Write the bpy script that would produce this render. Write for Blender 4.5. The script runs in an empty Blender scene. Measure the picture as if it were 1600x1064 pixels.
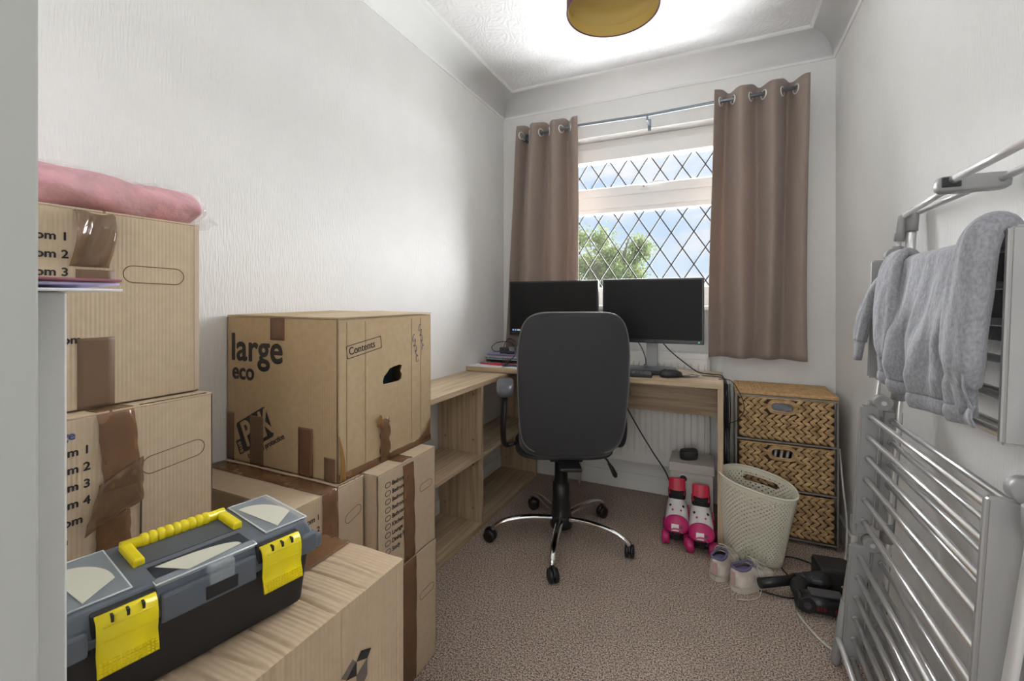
import bpy, bmesh, math, random
from mathutils import Vector, Matrix, Euler
R = math.radians
PI = math.pi
rnd = random.Random(7)
SC = bpy.context.scene
COL = SC.collection

# ------------------------------------------------------------------ camera
YAW = math.atan(322 / 694.0)
cd = bpy.data.cameras.new('camera'); cam = bpy.data.objects.new('camera', cd); COL.objects.link(cam)
cam.location = (1.28, 0, 1.09); cam.rotation_euler = (R(90), 0, YAW)
cd.sensor_width = 36; cd.lens = 36 * 694 / 1600; cd.shift_y = -62 / 1600
cd.clip_start = 0.02; cd.clip_end = 300
SC.camera = cam
SC.view_settings.view_transform = 'Standard'; SC.view_settings.look = 'None'
SC.view_settings.gamma = 1; SC.view_settings.exposure = 0.0
SC.view_settings.use_curve_mapping = False

# ------------------------------------------------------------------ sky
w = bpy.data.worlds.new('sky'); SC.world = w; w.use_nodes = True
nt = w.node_tree; N = nt.nodes; L = nt.links; N.clear()
out = N.new('ShaderNodeOutputWorld'); bg = N.new('ShaderNodeBackground'); L.new(bg.outputs[0], out.inputs[0])
tc = N.new('ShaderNodeTexCoord'); sep = N.new('ShaderNodeSeparateXYZ'); L.new(tc.outputs['Generated'], sep.inputs[0])
rp = N.new('ShaderNodeValToRGB'); L.new(sep.outputs['Z'], rp.inputs[0])
e = rp.color_ramp.elements
e[0].position = 0.0; e[0].color = (0.72, 0.87, 1.0, 1); e[1].position = 0.5; e[1].color = (0.36, 0.60, 0.98, 1)
mp = N.new('ShaderNodeMapping'); mp.inputs['Scale'].default_value = (3.0, 3.0, 9.0); mp.inputs['Location'].default_value = (0.35, 0.1, 0.2)
L.new(tc.outputs['Generated'], mp.inputs[0])
nz = N.new('ShaderNodeTexNoise'); nz.inputs['Scale'].default_value = 1.6; nz.inputs['Detail'].default_value = 6; nz.inputs['Roughness'].default_value = .55
L.new(mp.outputs[0], nz.inputs[0])
cr = N.new('ShaderNodeValToRGB'); L.new(nz.outputs[0], cr.inputs[0]); cr.color_ramp.elements[0].position = .46; cr.color_ramp.elements[1].position = .66
mx = N.new('ShaderNodeMixRGB'); L.new(cr.outputs[0], mx.inputs[0]); L.new(rp.outputs[0], mx.inputs[1]); mx.inputs[2].default_value = (.93, .95, 1.0, 1)
L.new(mx.outputs[0], bg.inputs[0]); bg.inputs[1].default_value = 0.95

# ------------------------------------------------------------------ lamps
def sun(name, direction, strength, angle, color):
    d = bpy.data.lights.new(name, 'SUN'); d.energy = strength; d.angle = R(angle); d.color = color
    o = bpy.data.objects.new(name, d); COL.objects.link(o)
    o.rotation_euler = Vector(direction).to_track_quat('-Z', 'Y').to_euler(); o.location = (0, 6, 4); return o
def area(name, loc, direction, sx, sy, power, color):
    d = bpy.data.lights.new(name, 'AREA'); d.shape = 'RECTANGLE'; d.size = sx; d.size_y = sy; d.energy = power; d.color = color
    o = bpy.data.objects.new(name, d); COL.objects.link(o)
    o.location = loc; o.rotation_euler = Vector(direction).to_track_quat('-Z', 'Y').to_euler(); return o
sun('hazy_sun', (-.20, -1, -.24), 76, 100, (.97, .98, 1.0))
area('ground_bounce_fill', (0.9, 3.9, .25), (0, -1, .95), 2.6, 1.4, 560, (.97, .98, 1.0))  # area lamp added outside, out of view, standing in for light off the ground
area('unseen_fill_down', (1.1, -.55, 2.36), (0.0, .35, -1), 1.1, 1.0, 10, (1.0, .99, .97))  # unseen fill added behind the camera, aimed down; no real fitting
area('unseen_fill_up', (1.10, -1.25, 1.0), (0.0, 1, .95), .8, .8, 22, (1.0, .995, .985))  # second unseen fill added behind the camera, aimed up to lift ceiling and coving

# ------------------------------------------------------------------ materials
MATS = {}
def nodes_of(m):
    m.use_nodes = True
    return m.node_tree.nodes, m.node_tree.links, m.node_tree.nodes['Principled BSDF']
def mat(name, color, rough=.6, metal=0., var=.0, vscale=8., vstretch=(1, 1, 1), bump=0., bscale=60., bstretch=(1, 1, 1),
        dist=.002, alpha=None, spec=None, emit=None, estr=1., dark=None, sheen=0, coat=0, trans=0, detail=4):
    if name in MATS: return MATS[name]
    m = bpy.data.materials.new(name); MATS[name] = m
    n, l, p = nodes_of(m)
    c = (*color, 1)
    p.inputs['Base Color'].default_value = c; p.inputs['Roughness'].default_value = rough; p.inputs['Metallic'].default_value = metal
    if spec is not None: p.inputs['Specular IOR Level'].default_value = spec
    if sheen: p.inputs['Sheen Weight'].default_value = sheen
    if coat: p.inputs['Coat Weight'].default_value = coat
    if trans: p.inputs['Transmission Weight'].default_value = trans
    if emit: p.inputs['Emission Color'].default_value = (*emit, 1); p.inputs['Emission Strength'].default_value = estr
    tcn = n.new('ShaderNodeTexCoord')
    mpv = n.new('ShaderNodeMapping'); mpv.inputs['Scale'].default_value = vstretch; l.new(tcn.outputs['Object'], mpv.inputs[0])
    nv = n.new('ShaderNodeTexNoise'); nv.inputs['Scale'].default_value = vscale; nv.inputs['Detail'].default_value = detail
    l.new(mpv.outputs[0], nv.inputs[0])
    if True:
        v = max(var, .015)
        r = n.new('ShaderNodeValToRGB'); l.new(nv.outputs[0], r.inputs[0])
        r.color_ramp.elements[0].position = .3; r.color_ramp.elements[1].position = .7
        dk = dark if dark else tuple(x * (1 - v) for x in color)
        r.color_ramp.elements[0].color = (*dk, 1); r.color_ramp.elements[1].color = (*[min(1, x * (1 + v)) for x in color], 1)
        l.new(r.outputs[0], p.inputs['Base Color'])
    if bump:
        mpb = n.new('ShaderNodeMapping'); mpb.inputs['Scale'].default_value = bstretch; l.new(tcn.outputs['Object'], mpb.inputs[0])
        nb = n.new('ShaderNodeTexNoise'); nb.inputs['Scale'].default_value = bscale; nb.inputs['Detail'].default_value = 3
        l.new(mpb.outputs[0], nb.inputs[0])
        b = n.new('ShaderNodeBump'); b.inputs['Strength'].default_value = bump; b.inputs['Distance'].default_value = dist
        l.new(nb.outputs[0], b.inputs['Height']); l.new(b.outputs[0], p.inputs['Normal'])
    if alpha is not None: p.inputs['Alpha'].default_value = alpha
    return m

WHITE = mat('white_gloss_paint', (.80, .80, .78), .35)
WPAPER_X = mat('textured_wallpaper_side', (.80, .795, .78), .85, bump=.55, bscale=52, bstretch=(1, 4.0, .5), dist=.004)
WPAPER_Y = mat('textured_wallpaper_end', (.80, .795, .78), .85, bump=.45, bscale=52, bstretch=(4.0, 1, .5), dist=.004)
CEIL = mat('artex_ceiling', (.89, .89, .90), .9)
def artex(m):
    n, l, p = nodes_of(m)
    t = n.new('ShaderNodeTexCoord'); wv = n.new('ShaderNodeTexWave'); wv.inputs['Scale'].default_value = 9; wv.inputs['Distortion'].default_value = 26
    wv.inputs['Detail'].default_value = 2.5; wv.inputs['Detail Scale'].default_value = 1.1; l.new(t.outputs['Object'], wv.inputs[0])
    b = n.new('ShaderNodeBump'); b.inputs['Strength'].default_value = .35; b.inputs['Distance'].default_value = .006
    l.new(wv.outputs[0], b.inputs['Height']); l.new(b.outputs[0], p.inputs['Normal'])
artex(CEIL)
CORN = mat('cornice_paint', (.92, .92, .92), .7)
CARPET = mat('brown_carpet', (.30, .232, .188), 1., spec=.05, bump=.8, bscale=520, dist=.004)
def carpet(m):
    n, l, p = nodes_of(m)
    t = n.new('ShaderNodeTexCoord')
    a = n.new('ShaderNodeTexNoise'); a.inputs['Scale'].default_value = 210; a.inputs['Detail'].default_value = 3; a.inputs['Roughness'].default_value = .7; l.new(t.outputs['Object'], a.inputs[0])
    bq = n.new('ShaderNodeTexNoise'); bq.inputs['Scale'].default_value = 5; l.new(t.outputs['Object'], bq.inputs[0])
    r = n.new('ShaderNodeValToRGB'); l.new(a.outputs[0], r.inputs[0]); r.color_ramp.elements[0].position = .40; r.color_ramp.elements[1].position = .60
    r.color_ramp.elements[0].color = (.10, .075, .06, 1); r.color_ramp.elements[1].color = (.80, .65, .55, 1)
    r2 = n.new('ShaderNodeValToRGB'); l.new(bq.outputs[0], r2.inputs[0]); r2.color_ramp.elements[0].color = (.85, .85, .85, 1); r2.color_ramp.elements[1].color = (1.1, 1.1, 1.1, 1)
    mm = n.new('ShaderNodeMixRGB'); mm.blend_type = 'MULTIPLY'; mm.inputs[0].default_value = 1
    l.new(r.outputs[0], mm.inputs[1]); l.new(r2.outputs[0], mm.inputs[2]); l.new(mm.outputs[0], p.inputs['Base Color'])
carpet(CARPET)

def wood(name, stretch, base=(.50, .385, .26)):
    m = mat(name, base, .5, var=.05, vscale=26, vstretch=stretch, bump=.12, bscale=60, bstretch=stretch, dist=.001, detail=8)
    n = m.node_tree.nodes
    for x in n:
        if x.type == 'VALTORGB':
            x.color_ramp.elements[0].position = .36; x.color_ramp.elements[1].position = .62
            x.color_ramp.elements[0].color = (base[0] * .78, base[1] * .76, base[2] * .72, 1)
            x.color_ramp.elements[1].color = (base[0] * 1.14, base[1] * 1.14, base[2] * 1.14, 1)
    return m
OAK_X = wood('light_oak_grain_across', (.12, 2.2, 2.2))
OAK_Y = wood('light_oak_grain_along', (2.2, .12, 2.2))
OAK_Z = wood('light_oak_grain_upright', (2.2, 2.2, .12))

def cardboard(name, base, axis, period=.0062, strength=.2):
    """kraft card with corrugation ribs varying along 'axis'"""
    m = mat(name, base, .85, var=.05, vscale=60, spec=.15)
    n, l, p = nodes_of(m)
    t = n.new('ShaderNodeTexCoord'); s = n.new('ShaderNodeSeparateXYZ'); l.new(t.outputs['Object'], s.inputs[0])
    mu = n.new('ShaderNodeMath'); mu.operation = 'MULTIPLY'; mu.inputs[1].default_value = 2 * PI / period; l.new(s.outputs[axis], mu.inputs[0])
    si = n.new('ShaderNodeMath'); si.operation = 'SINE'; l.new(mu.outputs[0], si.inputs[0])
    nn = n.new('ShaderNodeTexNoise'); nn.inputs['Scale'].default_value = 30; l.new(t.outputs['Object'], nn.inputs[0])
    m2 = n.new('ShaderNodeMath'); m2.operation = 'MULTIPLY'; l.new(si.outputs[0], m2.inputs[0]); l.new(nn.outputs[0], m2.inputs[1])
    b = n.new('ShaderNodeBump'); b.inputs['Strength'].default_value = strength; b.inputs['Distance'].default_value = .0012
    l.new(m2.outputs[0], b.inputs['Height']); l.new(b.outputs[0], p.inputs['Normal'])
    return m
KR = (.58, .46, .325)
CARD_X = cardboard('kraft_card_ribs_x', KR, 'X')
CARD_Y = cardboard('kraft_card_ribs_y', KR, 'Y')
CARD_BIG = cardboard('kraft_card_crushed', (.57, .44, .305), 'Y', .008, .42)
CARD_YEL = cardboard('kraft_card_golden', (.50, .375, .23), 'X', .008, .2)
CARDIN = mat('dark_card_edge', (.16, .10, .06), .9)
TAPE = mat('brown_parcel_tape', (.24, .125, .06), .18, var=.2, vscale=25, bump=.5, bscale=28, dist=.004, alpha=.72, spec=.6)
TAPE2 = mat('dull_brown_tape', (.21, .125, .075), .45, var=.08, vscale=12, bump=.15, bscale=30, alpha=.82)
INK = mat('black_print', (.022, .022, .024), .7)
INKB = mat('blue_pen_ink', (.06, .09, .25), .6)
ALU = mat('satin_aluminium', (.82, .82, .82), .28, .85)
ALUD = mat('grey_plastic', (.29, .29, .29), .42)
ALUP = mat('silver_painted_steel', (.78, .78, .78), .32, .5)
ALUW = mat('satin_grey_plate', (.42, .42, .42), .38, .5)
CHROME = mat('chrome', (.75, .75, .75), .09, 1.)
BLACK = mat('black_plastic', (.012, .012, .013), .38)
BLACKM = mat('matt_black_plastic', (.018, .018, .019), .6)
CABLE = mat('black_cable', (.01, .01, .011), .5)
WCABLE = mat('white_cable', (.62, .61, .57), .5)
SCREEN = mat('black_screen', (.004, .004, .0045), .5, spec=.25)
BEZEL = mat('dark_bezel', (.009, .009, .010), .35)
CHAIRF = mat('charcoal_fabric', (.036, .037, .041), .85, var=.12, vscale=420, bump=.4, bscale=500, dist=.0006, sheen=.15)
CHAIRE = mat('rim_lit_charcoal_piping', (.12, .12, .125), .5, sheen=.2)  # lightened to paint the window's rim light into the chair edge
ARMM = mat('grey_arm_pad', (.10, .105, .12), .3)
CURT = mat('taupe_curtain_cloth', (.31, .245, .208), .8, var=.05, vscale=120, vstretch=(1, 1, .3), bump=.15, bscale=400, dist=.0008, sheen=.25)
def translucent(m, col, f):
    n, l, p = nodes_of(m)
    o = [x for x in n if x.type == 'OUTPUT_MATERIAL'][0]
    tr = n.new('ShaderNodeBsdfTranslucent'); tr.inputs[0].default_value = (*col, 1)
    ms = n.new('ShaderNodeMixShader'); ms.inputs[0].default_value = f
    l.new(p.outputs[0], ms.inputs[1]); l.new(tr.outputs[0], ms.inputs[2]); l.new(ms.outputs[0], o.inputs[0])
translucent(CURT, (.5, .28, .17), .12)
ROD = mat('steel_blue_grey_pole', (.20, .23, .26), .3, .6)
SHADE_O = mat('mauve_shade_cloth', (.16, .075, .10), .8)
SHADE_I = mat('gold_shade_lining', (.60, .45, .15), .55, var=.02)
YEL = mat('yellow_plastic', (.90, .74, .012), .35)
TBG = mat('slate_grey_plastic', (.115, .135, .165), .42, bump=.1, bscale=500, dist=.0003)
TBB = mat('black_toolbox_plastic', (.016, .016, .018), .5, bump=.15, bscale=500, dist=.0003)
CLEARP = mat('cloudy_clear_plastic', (.72, .80, .86), .18, alpha=.30)
PAPERW = mat('white_paper', (.80, .80, .80), .7)
MANUAL = mat('cream_paper_in_lid', (.66, .65, .54), .7)
WICK = mat('water_hyacinth_weave', (.52, .35, .17), .65, var=.3, vscale=30, dark=(.26, .155, .07), bump=.5, bscale=160, bstretch=(1, 1, 2), dist=.001)
WICKD = mat('dark_gap_between_weave', (.05, .028, .014), .9)
WICKT = mat('woven_top', (.52, .33, .15), .65, var=.25, vscale=60, bump=.5, bscale=120, dist=.002)
HAMP = mat('cream_plastic', (.76, .73, .60), .45)
translucent(HAMP, (.6, .6, .5), .1)
SHIRT = mat('grey_marl_jersey', (.245, .25, .275), .9, var=.22, vscale=240, vstretch=(1, 1, .6), bump=.45, bscale=16, bstretch=(1, 1, .6), dist=.03, sheen=.2)
PINKF = mat('pink_fluffy_fabric', (.66, .27, .31), .9, var=.22, vscale=26, bump=.8, bscale=45, dist=.006)
FILM = mat('clear_polythene_film', (.9, .9, .92), .12, bump=1., bscale=26, dist=.012, alpha=.22, spec=.8)
PURP = mat('purple_folder_card', (.16, .13, .33), .5)
TRAYP = mat('smoky_clear_tray', (.42, .40, .38), .3)
RED = mat('red_plastic', (.50, .02, .05), .4)
PINK = mat('hot_pink_plastic', (.50, .018, .14), .35)
SKW = mat('white_skate_shell', (.72, .69, .68), .4, var=.04, vscale=20)
SHOE = mat('off_white_leather', (.62, .56, .50), .7, var=.28, vscale=22, bump=.25, bscale=40, dist=.003)
SHOEP = mat('pale_pink_trim', (.58, .38, .38), .7)
SHOEL = mat('lilac_lining', (.16, .14, .25), .9)
SOLE = mat('cream_sole', (.58, .54, .46), .7)
MAT_GREEN = mat('pale_green_foam', (.55, .60, .46), .8)
BOXW = mat('pale_storage_box', (.46, .43, .40), .7)
LEAD = mat('lead_strip', (.035, .034, .033), .7)
GLASS = mat('window_glass', (.9, .95, 1), .1, alpha=.04, spec=.3)
UPVC = mat('white_upvc', (.82, .82, .81), .3)
RADW = mat('white_radiator_enamel', (.74, .73, .70), .4)
SKY_W = mat('pale_blue_light', (.1, .2, .4), .5, emit=(.25, .4, .8), estr=.7)
GRN = mat('green_print', (.12, .42, .25), .6)
TEAL = mat('teal_print', (.02, .16, .2), .6)

# ------------------------------------------------------------------ mesh helpers
class MB:
    def __init__(s): s.bm = bmesh.new()
    def box(s, x0, x1, y0, y1, z0, z1, bev=0, seg=2, M=None):
        r = bmesh.ops.create_cube(s.bm, size=1); vs = r['verts']
        for v in vs:
            v.co = Vector((x0 + (v.co.x + .5) * (x1 - x0), y0 + (v.co.y + .5) * (y1 - y0), z0 + (v.co.z + .5) * (z1 - z0)))
        if bev:
            es = list({e for v in vs for e in v.link_edges})
            g = bmesh.ops.bevel(s.bm, geom=es, offset=bev, segments=seg, affect='EDGES', profile=.5)
            vs = list(set(vs) | set(g['verts'])); vs = [v for v in vs if v.is_valid]
        if M is not None:
            for v in vs: v.co = M @ v.co
        return s
    def cyl(s, p0, p1, r0, r1=None, n=16, caps=True):
        p0 = Vector(p0); p1 = Vector(p1); r1 = r0 if r1 is None else r1
        d = (p1 - p0); q = d.to_track_quat('Z', 'Y'); A = []; B = []
        for i in range(n):
            a = 2 * PI * i / n; u = q @ Vector((math.cos(a), math.sin(a), 0))
            A.append(s.bm.verts.new(p0 + u * r0)); B.append(s.bm.verts.new(p1 + u * r1))
        for i in range(n):
            f = s.bm.faces.new((A[i], A[(i + 1) % n], B[(i + 1) % n], B[i])); f.smooth = True
        if caps:
            s.bm.faces.new(A[::-1]); s.bm.faces.new(B)
        return s
    def tube(s, pts, r, n=8, caps=True, closed=False, flat=None, smooth=True):
        pts = [Vector(p) for p in pts]; rings = []; up = None
        m = len(pts)
        for i, p in enumerate(pts):
            if closed: t = pts[(i + 1) % m] - pts[i - 1]
            else: t = pts[min(i + 1, m - 1)] - pts[max(i - 1, 0)]
            t.normalize()
            if up is None:
                up = Vector((0, 0, 1)) if abs(t.z) < .9 else Vector((1, 0, 0))
            a = t.cross(up)
            if a.length < 1e-5: a = t.orthogonal()
            a.normalize(); b = a.cross(t).normalized(); up = b
            rr = r[i] if isinstance(r, (list, tuple)) else r
            fl = flat if flat else 1
            rings.append([s.bm.verts.new(p + a * math.cos(2 * PI * k / n) * rr + b * math.sin(2 * PI * k / n) * rr * fl) for k in range(n)])
        for i in range(m if closed else m - 1):
            A = rings[i]; B = rings[(i + 1) % m]
            for k in range(n):
                f = s.bm.faces.new((A[k], A[(k + 1) % n], B[(k + 1) % n], B[k])); f.smooth = smooth
        if caps and not closed:
            s.bm.faces.new(rings[0][::-1]); s.bm.faces.new(rings[-1])
        return s
    def lathe(s, prof, c=(0, 0, 0), n=24, M=None, sx=1, sy=1):
        rings = []
        for (r, z) in prof:
            ring = []
            for k in range(n):
                v = Vector((r * math.cos(2 * PI * k / n) * sx, r * math.sin(2 * PI * k / n) * sy, z))
                if M is not None: v = M @ v
                ring.append(s.bm.verts.new(v + Vector(c)))
            rings.append(ring)
        for A, B in zip(rings, rings[1:]):
            for k in range(n):
                f = s.bm.faces.new((A[k], A[(k + 1) % n], B[(k + 1) % n], B[k])); f.smooth = True
        return s, rings
    def solid(s, prof, c=(0, 0, 0), n=24, M=None, sx=1, sy=1):
        _, r = s.lathe(prof, c, n, M, sx, sy)
        s.bm.faces.new(r[0][::-1]); s.bm.faces.new(r[-1]); return s
    def sheet(s, nu, nv, fn, smooth=True, closed_u=False):
        g = [[s.bm.verts.new(Vector(fn(i / (nu if closed_u else nu - 1), j / (nv - 1)))) for i in range(nu)] for j in range(nv)]
        for j in range(nv - 1):
            for i in range(nu if closed_u else nu - 1):
                i2 = (i + 1) % nu
                f = s.bm.faces.new((g[j][i], g[j][i2], g[j + 1][i2], g[j + 1][i])); f.smooth = smooth
        return g
    def poly(s, pts, n=None, th=0):
        vs = [s.bm.verts.new(Vector(p)) for p in pts]; f = s.bm.faces.new(vs)
        if th:
            n = Vector(n)
            r = bmesh.ops.extrude_face_region(s.bm, geom=[f])
            for v in r['geom']:
                if isinstance(v, bmesh.types.BMVert): v.co += n * th
        return s
    def pillow(s, outline, depth, fn, layers=((-1, .86), (-.75, .97), (0, 1), (.75, .97), (1, .86)), cap_rings=3):
        """outline: 2D points, fn(u, v, w) -> 3D; closed cushion"""
        rings = []
        seq = []
        for k in range(cap_rings): seq.append((layers[0][0], layers[0][1] * (k + 1) / (cap_rings + 1)))
        seq += list(layers)
        for k in reversed(range(cap_rings)): seq.append((layers[-1][0], layers[-1][1] * (k + 1) / (cap_rings + 1)))
        cx = sum(p[0] for p in outline) / len(outline); cy = sum(p[1] for p in outline) / len(outline)
        for w_, sc_ in seq:
            rings.append([s.bm.verts.new(Vector(fn(cx + (p[0] - cx) * sc_, cy + (p[1] - cy) * sc_, w_ * depth))) for p in outline])
        m = len(outline)
        for A, B in zip(rings, rings[1:]):
            for k in range(m):
                f = s.bm.faces.new((A[k], A[(k + 1) % m], B[(k + 1) % m], B[k])); f.smooth = True
        s.bm.faces.new(rings[0][::-1]).smooth = True; s.bm.faces.new(rings[-1]).smooth = True
        return s
    def build(s, name, m, parent=None, loc=None, rot=None, fix=True):
        if fix: bmesh.ops.recalc_face_normals(s.bm, faces=s.bm.faces[:])
        me = bpy.data.meshes.new(name); s.bm.to_mesh(me); s.bm.free()
        o = bpy.data.objects.new(name, me); COL.objects.link(o)
        if m: me.materials.append(m)
        if parent: o.parent = parent
        if loc: o.location = loc
        if rot: o.rotation_euler = rot
        return o
def tag(o, label=None, cat=None, group=None, kind=None):
    if label: o['label'] = label
    if cat: o['category'] = cat
    if group: o['group'] = group
    if kind: o['kind'] = kind
    return o
def thing(name, label, cat, loc=(0, 0, 0), rz=0, group=None):
    o = bpy.data.objects.new(name, None); COL.objects.link(o); o.location = loc; o.rotation_euler = (0, 0, rz)
    o.empty_display_size = .05
    return tag(o, label, cat, group)
def struct(mb, name, m): return tag(mb.build(name, m), kind='structure')
def smooth_mod(o, lv=1):
    md = o.modifiers.new('s', 'SUBSURF'); md.levels = lv; md.render_levels = lv; return o
def thick(o, t, off=0):
    md = o.modifiers.new('t', 'SOLIDIFY'); md.thickness = t; md.offset = off; return o
def copy_tree(o, parent=None):
    c = o.copy(); COL.objects.link(c)
    if parent: c.parent = parent
    for ch in list(o.children): copy_tree(ch, c)
    return c
def bez(pts, n=8):
    """catmull-rom through points"""
    P = [Vector(p) for p in pts]; P = [P[0] * 2 - P[1]] + P + [P[-1] * 2 - P[-2]]; o = []
    for i in range(1, len(P) - 2):
        for k in range(n):
            t = k / n; a, b, c, d = P[i - 1], P[i], P[i + 1], P[i + 2]
            o.append(.5 * ((2 * b) + (c - a) * t + (2 * a - 5 * b + 4 * c - d) * t * t + (3 * b - a - 3 * c + d) * t ** 3))
    o.append(P[-2]); return o
def superell(w, h, n=40, p=4, cx=0, cy=0):
    o = []
    for i in range(n):
        a = 2 * PI * i / n; c, s_ = math.cos(a), math.sin(a)
        o.append((cx + w / 2 * abs(c) ** (2 / p) * (1 if c >= 0 else -1), cy + h / 2 * abs(s_) ** (2 / p) * (1 if s_ >= 0 else -1)))
    return o
def frame_M(origin, right, up, rot=0):
    r = Vector(right).normalized(); u = Vector(up).normalized(); n = r.cross(u)
    M = Matrix((r, u, n)).transposed().to_4x4(); M.translation = Vector(origin)
    return M @ Matrix.Rotation(rot, 4, 'Z')
def curve_mesh(splines, M, name, m, parent, th=.0004):
    """flat 2D figure with holes, given small thickness"""
    cu = bpy.data.curves.new(name, 'CURVE'); cu.dimensions = '2D'; cu.fill_mode = 'BOTH'; cu.extrude = th
    for sp in splines:
        q = cu.splines.new('POLY'); q.points.add(len(sp) - 1); q.use_cyclic_u = True
        for i, p in enumerate(sp): q.points[i].co = (p[0], p[1], 0, 1)
    return conv(cu, M, name, m, parent)
def conv(cu, M, name, m, parent):
    t = bpy.data.objects.new('t', cu); COL.objects.link(t)
    dg = bpy.context.evaluated_depsgraph_get(); dg.update()
    me = bpy.data.meshes.new_from_object(t.evaluated_get(dg)); bpy.data.objects.remove(t)
    me.transform(M); me.name = name; me.materials.clear(); me.materials.append(m)
    o = bpy.data.objects.new(name, me); COL.objects.link(o); o.parent = parent
    return o
def text(parent, body, size, origin, right, up, m=None, rot=0, bold=.0, name='printed_text', align='LEFT', spacing=1, shear=0, sx=1):
    cu = bpy.data.curves.new('txt', 'FONT'); cu.body = body; cu.size = size; cu.extrude = .0002
    cu.align_x = align; cu.space_character = spacing; cu.shear = shear
    M = frame_M(origin, right, up, rot)
    o = conv(cu, Matrix.Diagonal((sx, 1, 1, 1)), name, m or INK, parent)
    me = o.data
    if bold:
        bm = bmesh.new(); n = 8 if bold > .0012 else 4
        for k in range(n):
            q = me.copy(); q.transform(Matrix.Translation((bold * math.cos(2 * PI * k / n), bold * math.sin(2 * PI * k / n), k * .00002))); bm.from_mesh(q); bpy.data.meshes.remove(q)
        bm.from_mesh(me); bm.to_mesh(me); bm.free()
    me.transform(M)
    return o

# ================================================================== SETTING
W, LY, H, Y0 = 1.80, 2.63, 2.40, -1.6
b = MB(); b.box(-.1, W + .1, Y0 - .1, LY + .2, -.08, 0); struct(b, 'floor', CARPET)
b = MB(); b.box(-.1, 0, Y0 - .1, LY, 0, H); struct(b, 'wall_left', WPAPER_X)
b = MB(); b.box(W, W + .1, Y0 - .1, LY, 0, H); struct(b, 'wall_right', WPAPER_X)
b = MB(); b.box(-.1, W + .1, Y0 - .1, Y0, 0, H); struct(b, 'wall_front', WPAPER_Y)
b = MB(); b.box(-.1, W + .1, Y0 - .1, LY + .2, H, H + .1); struct(b, 'ceiling', CEIL)
WX0, WX1, WZ0, WZ1 = .34, 1.46, 1.06, 2.075
b = MB(); b.box(-.1, WX0, LY, LY + .2, 0, H); b.box(WX1, W + .1, LY, LY + .2, 0, H)
b.box(WX0, WX1, LY, LY + .2, 0, WZ0); b.box(WX0, WX1, LY, LY + .2, WZ1, H); struct(b, 'wall_back', WPAPER_Y)
# coving
def coving(name, p0, p1, inward):
    b = MB(); p0 = Vector(p0); p1 = Vector(p1); inn = Vector(inward)
    prof = [(0.0, -.125), (.006, -.125), (.010, -.118)]
    for k in range(9):
        a = PI / 2 * k / 8
        prof.append((.012 + .098 * (1 - math.cos(a)), -.116 + .104 * math.sin(a)))
    prof += [(.118, -.010), (.125, -.006), (.125, 0), (0, 0)]
    A = [b.bm.verts.new(p0 + inn * u + Vector((0, 0, v))) for u, v in prof]; B = [b.bm.verts.new(p1 + inn * u + Vector((0, 0, v))) for u, v in prof]
    n = len(prof)
    for k in range(n): 
        f = b.bm.faces.new((A[k], A[(k + 1) % n], B[(k + 1) % n], B[k])); f.smooth = 2 < k < 11
    b.bm.faces.new(A[::-1]); b.bm.faces.new(B)
    struct(b, name, CORN)
coving('trim_1', (0, Y0, H), (0, LY, H), (1, 0, 0))
coving('trim_2', (W, Y0, H), (W, LY, H), (-1, 0, 0))
coving('trim_3', (0, LY, H), (W, LY, H), (0, -1, 0))
def skirting(name, x0, x1, y0, y1):
    b = MB(); b.box(x0, x1, y0, y1, 0, .095, .004); struct(b, name, WHITE)
skirting('baseboard_left', 0, .014, Y0, LY - .014); skirting('baseboard_right', W - .014, W, Y0, LY - .014); skirting('baseboard_back', 0, W, LY - .014, LY)
# window
YF = LY + .085                     # room side of the frame
win = MB()
def fr(x0, x1, z0, z1, y0=YF, y1=YF + .07, bev=.006): win.box(x0, x1, y0, y1, z0, z1, bev)
fr(WX0, WX1, WZ1 - .055, WZ1, YF + .005); fr(WX0, WX1, WZ0, WZ0 + .06); fr(WX0, WX0 + .06, WZ0, WZ1); fr(WX1 - .06, WX1, WZ0, WZ1)
fr(WX0, WX1, 1.655, 1.735)                      # transom
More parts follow.
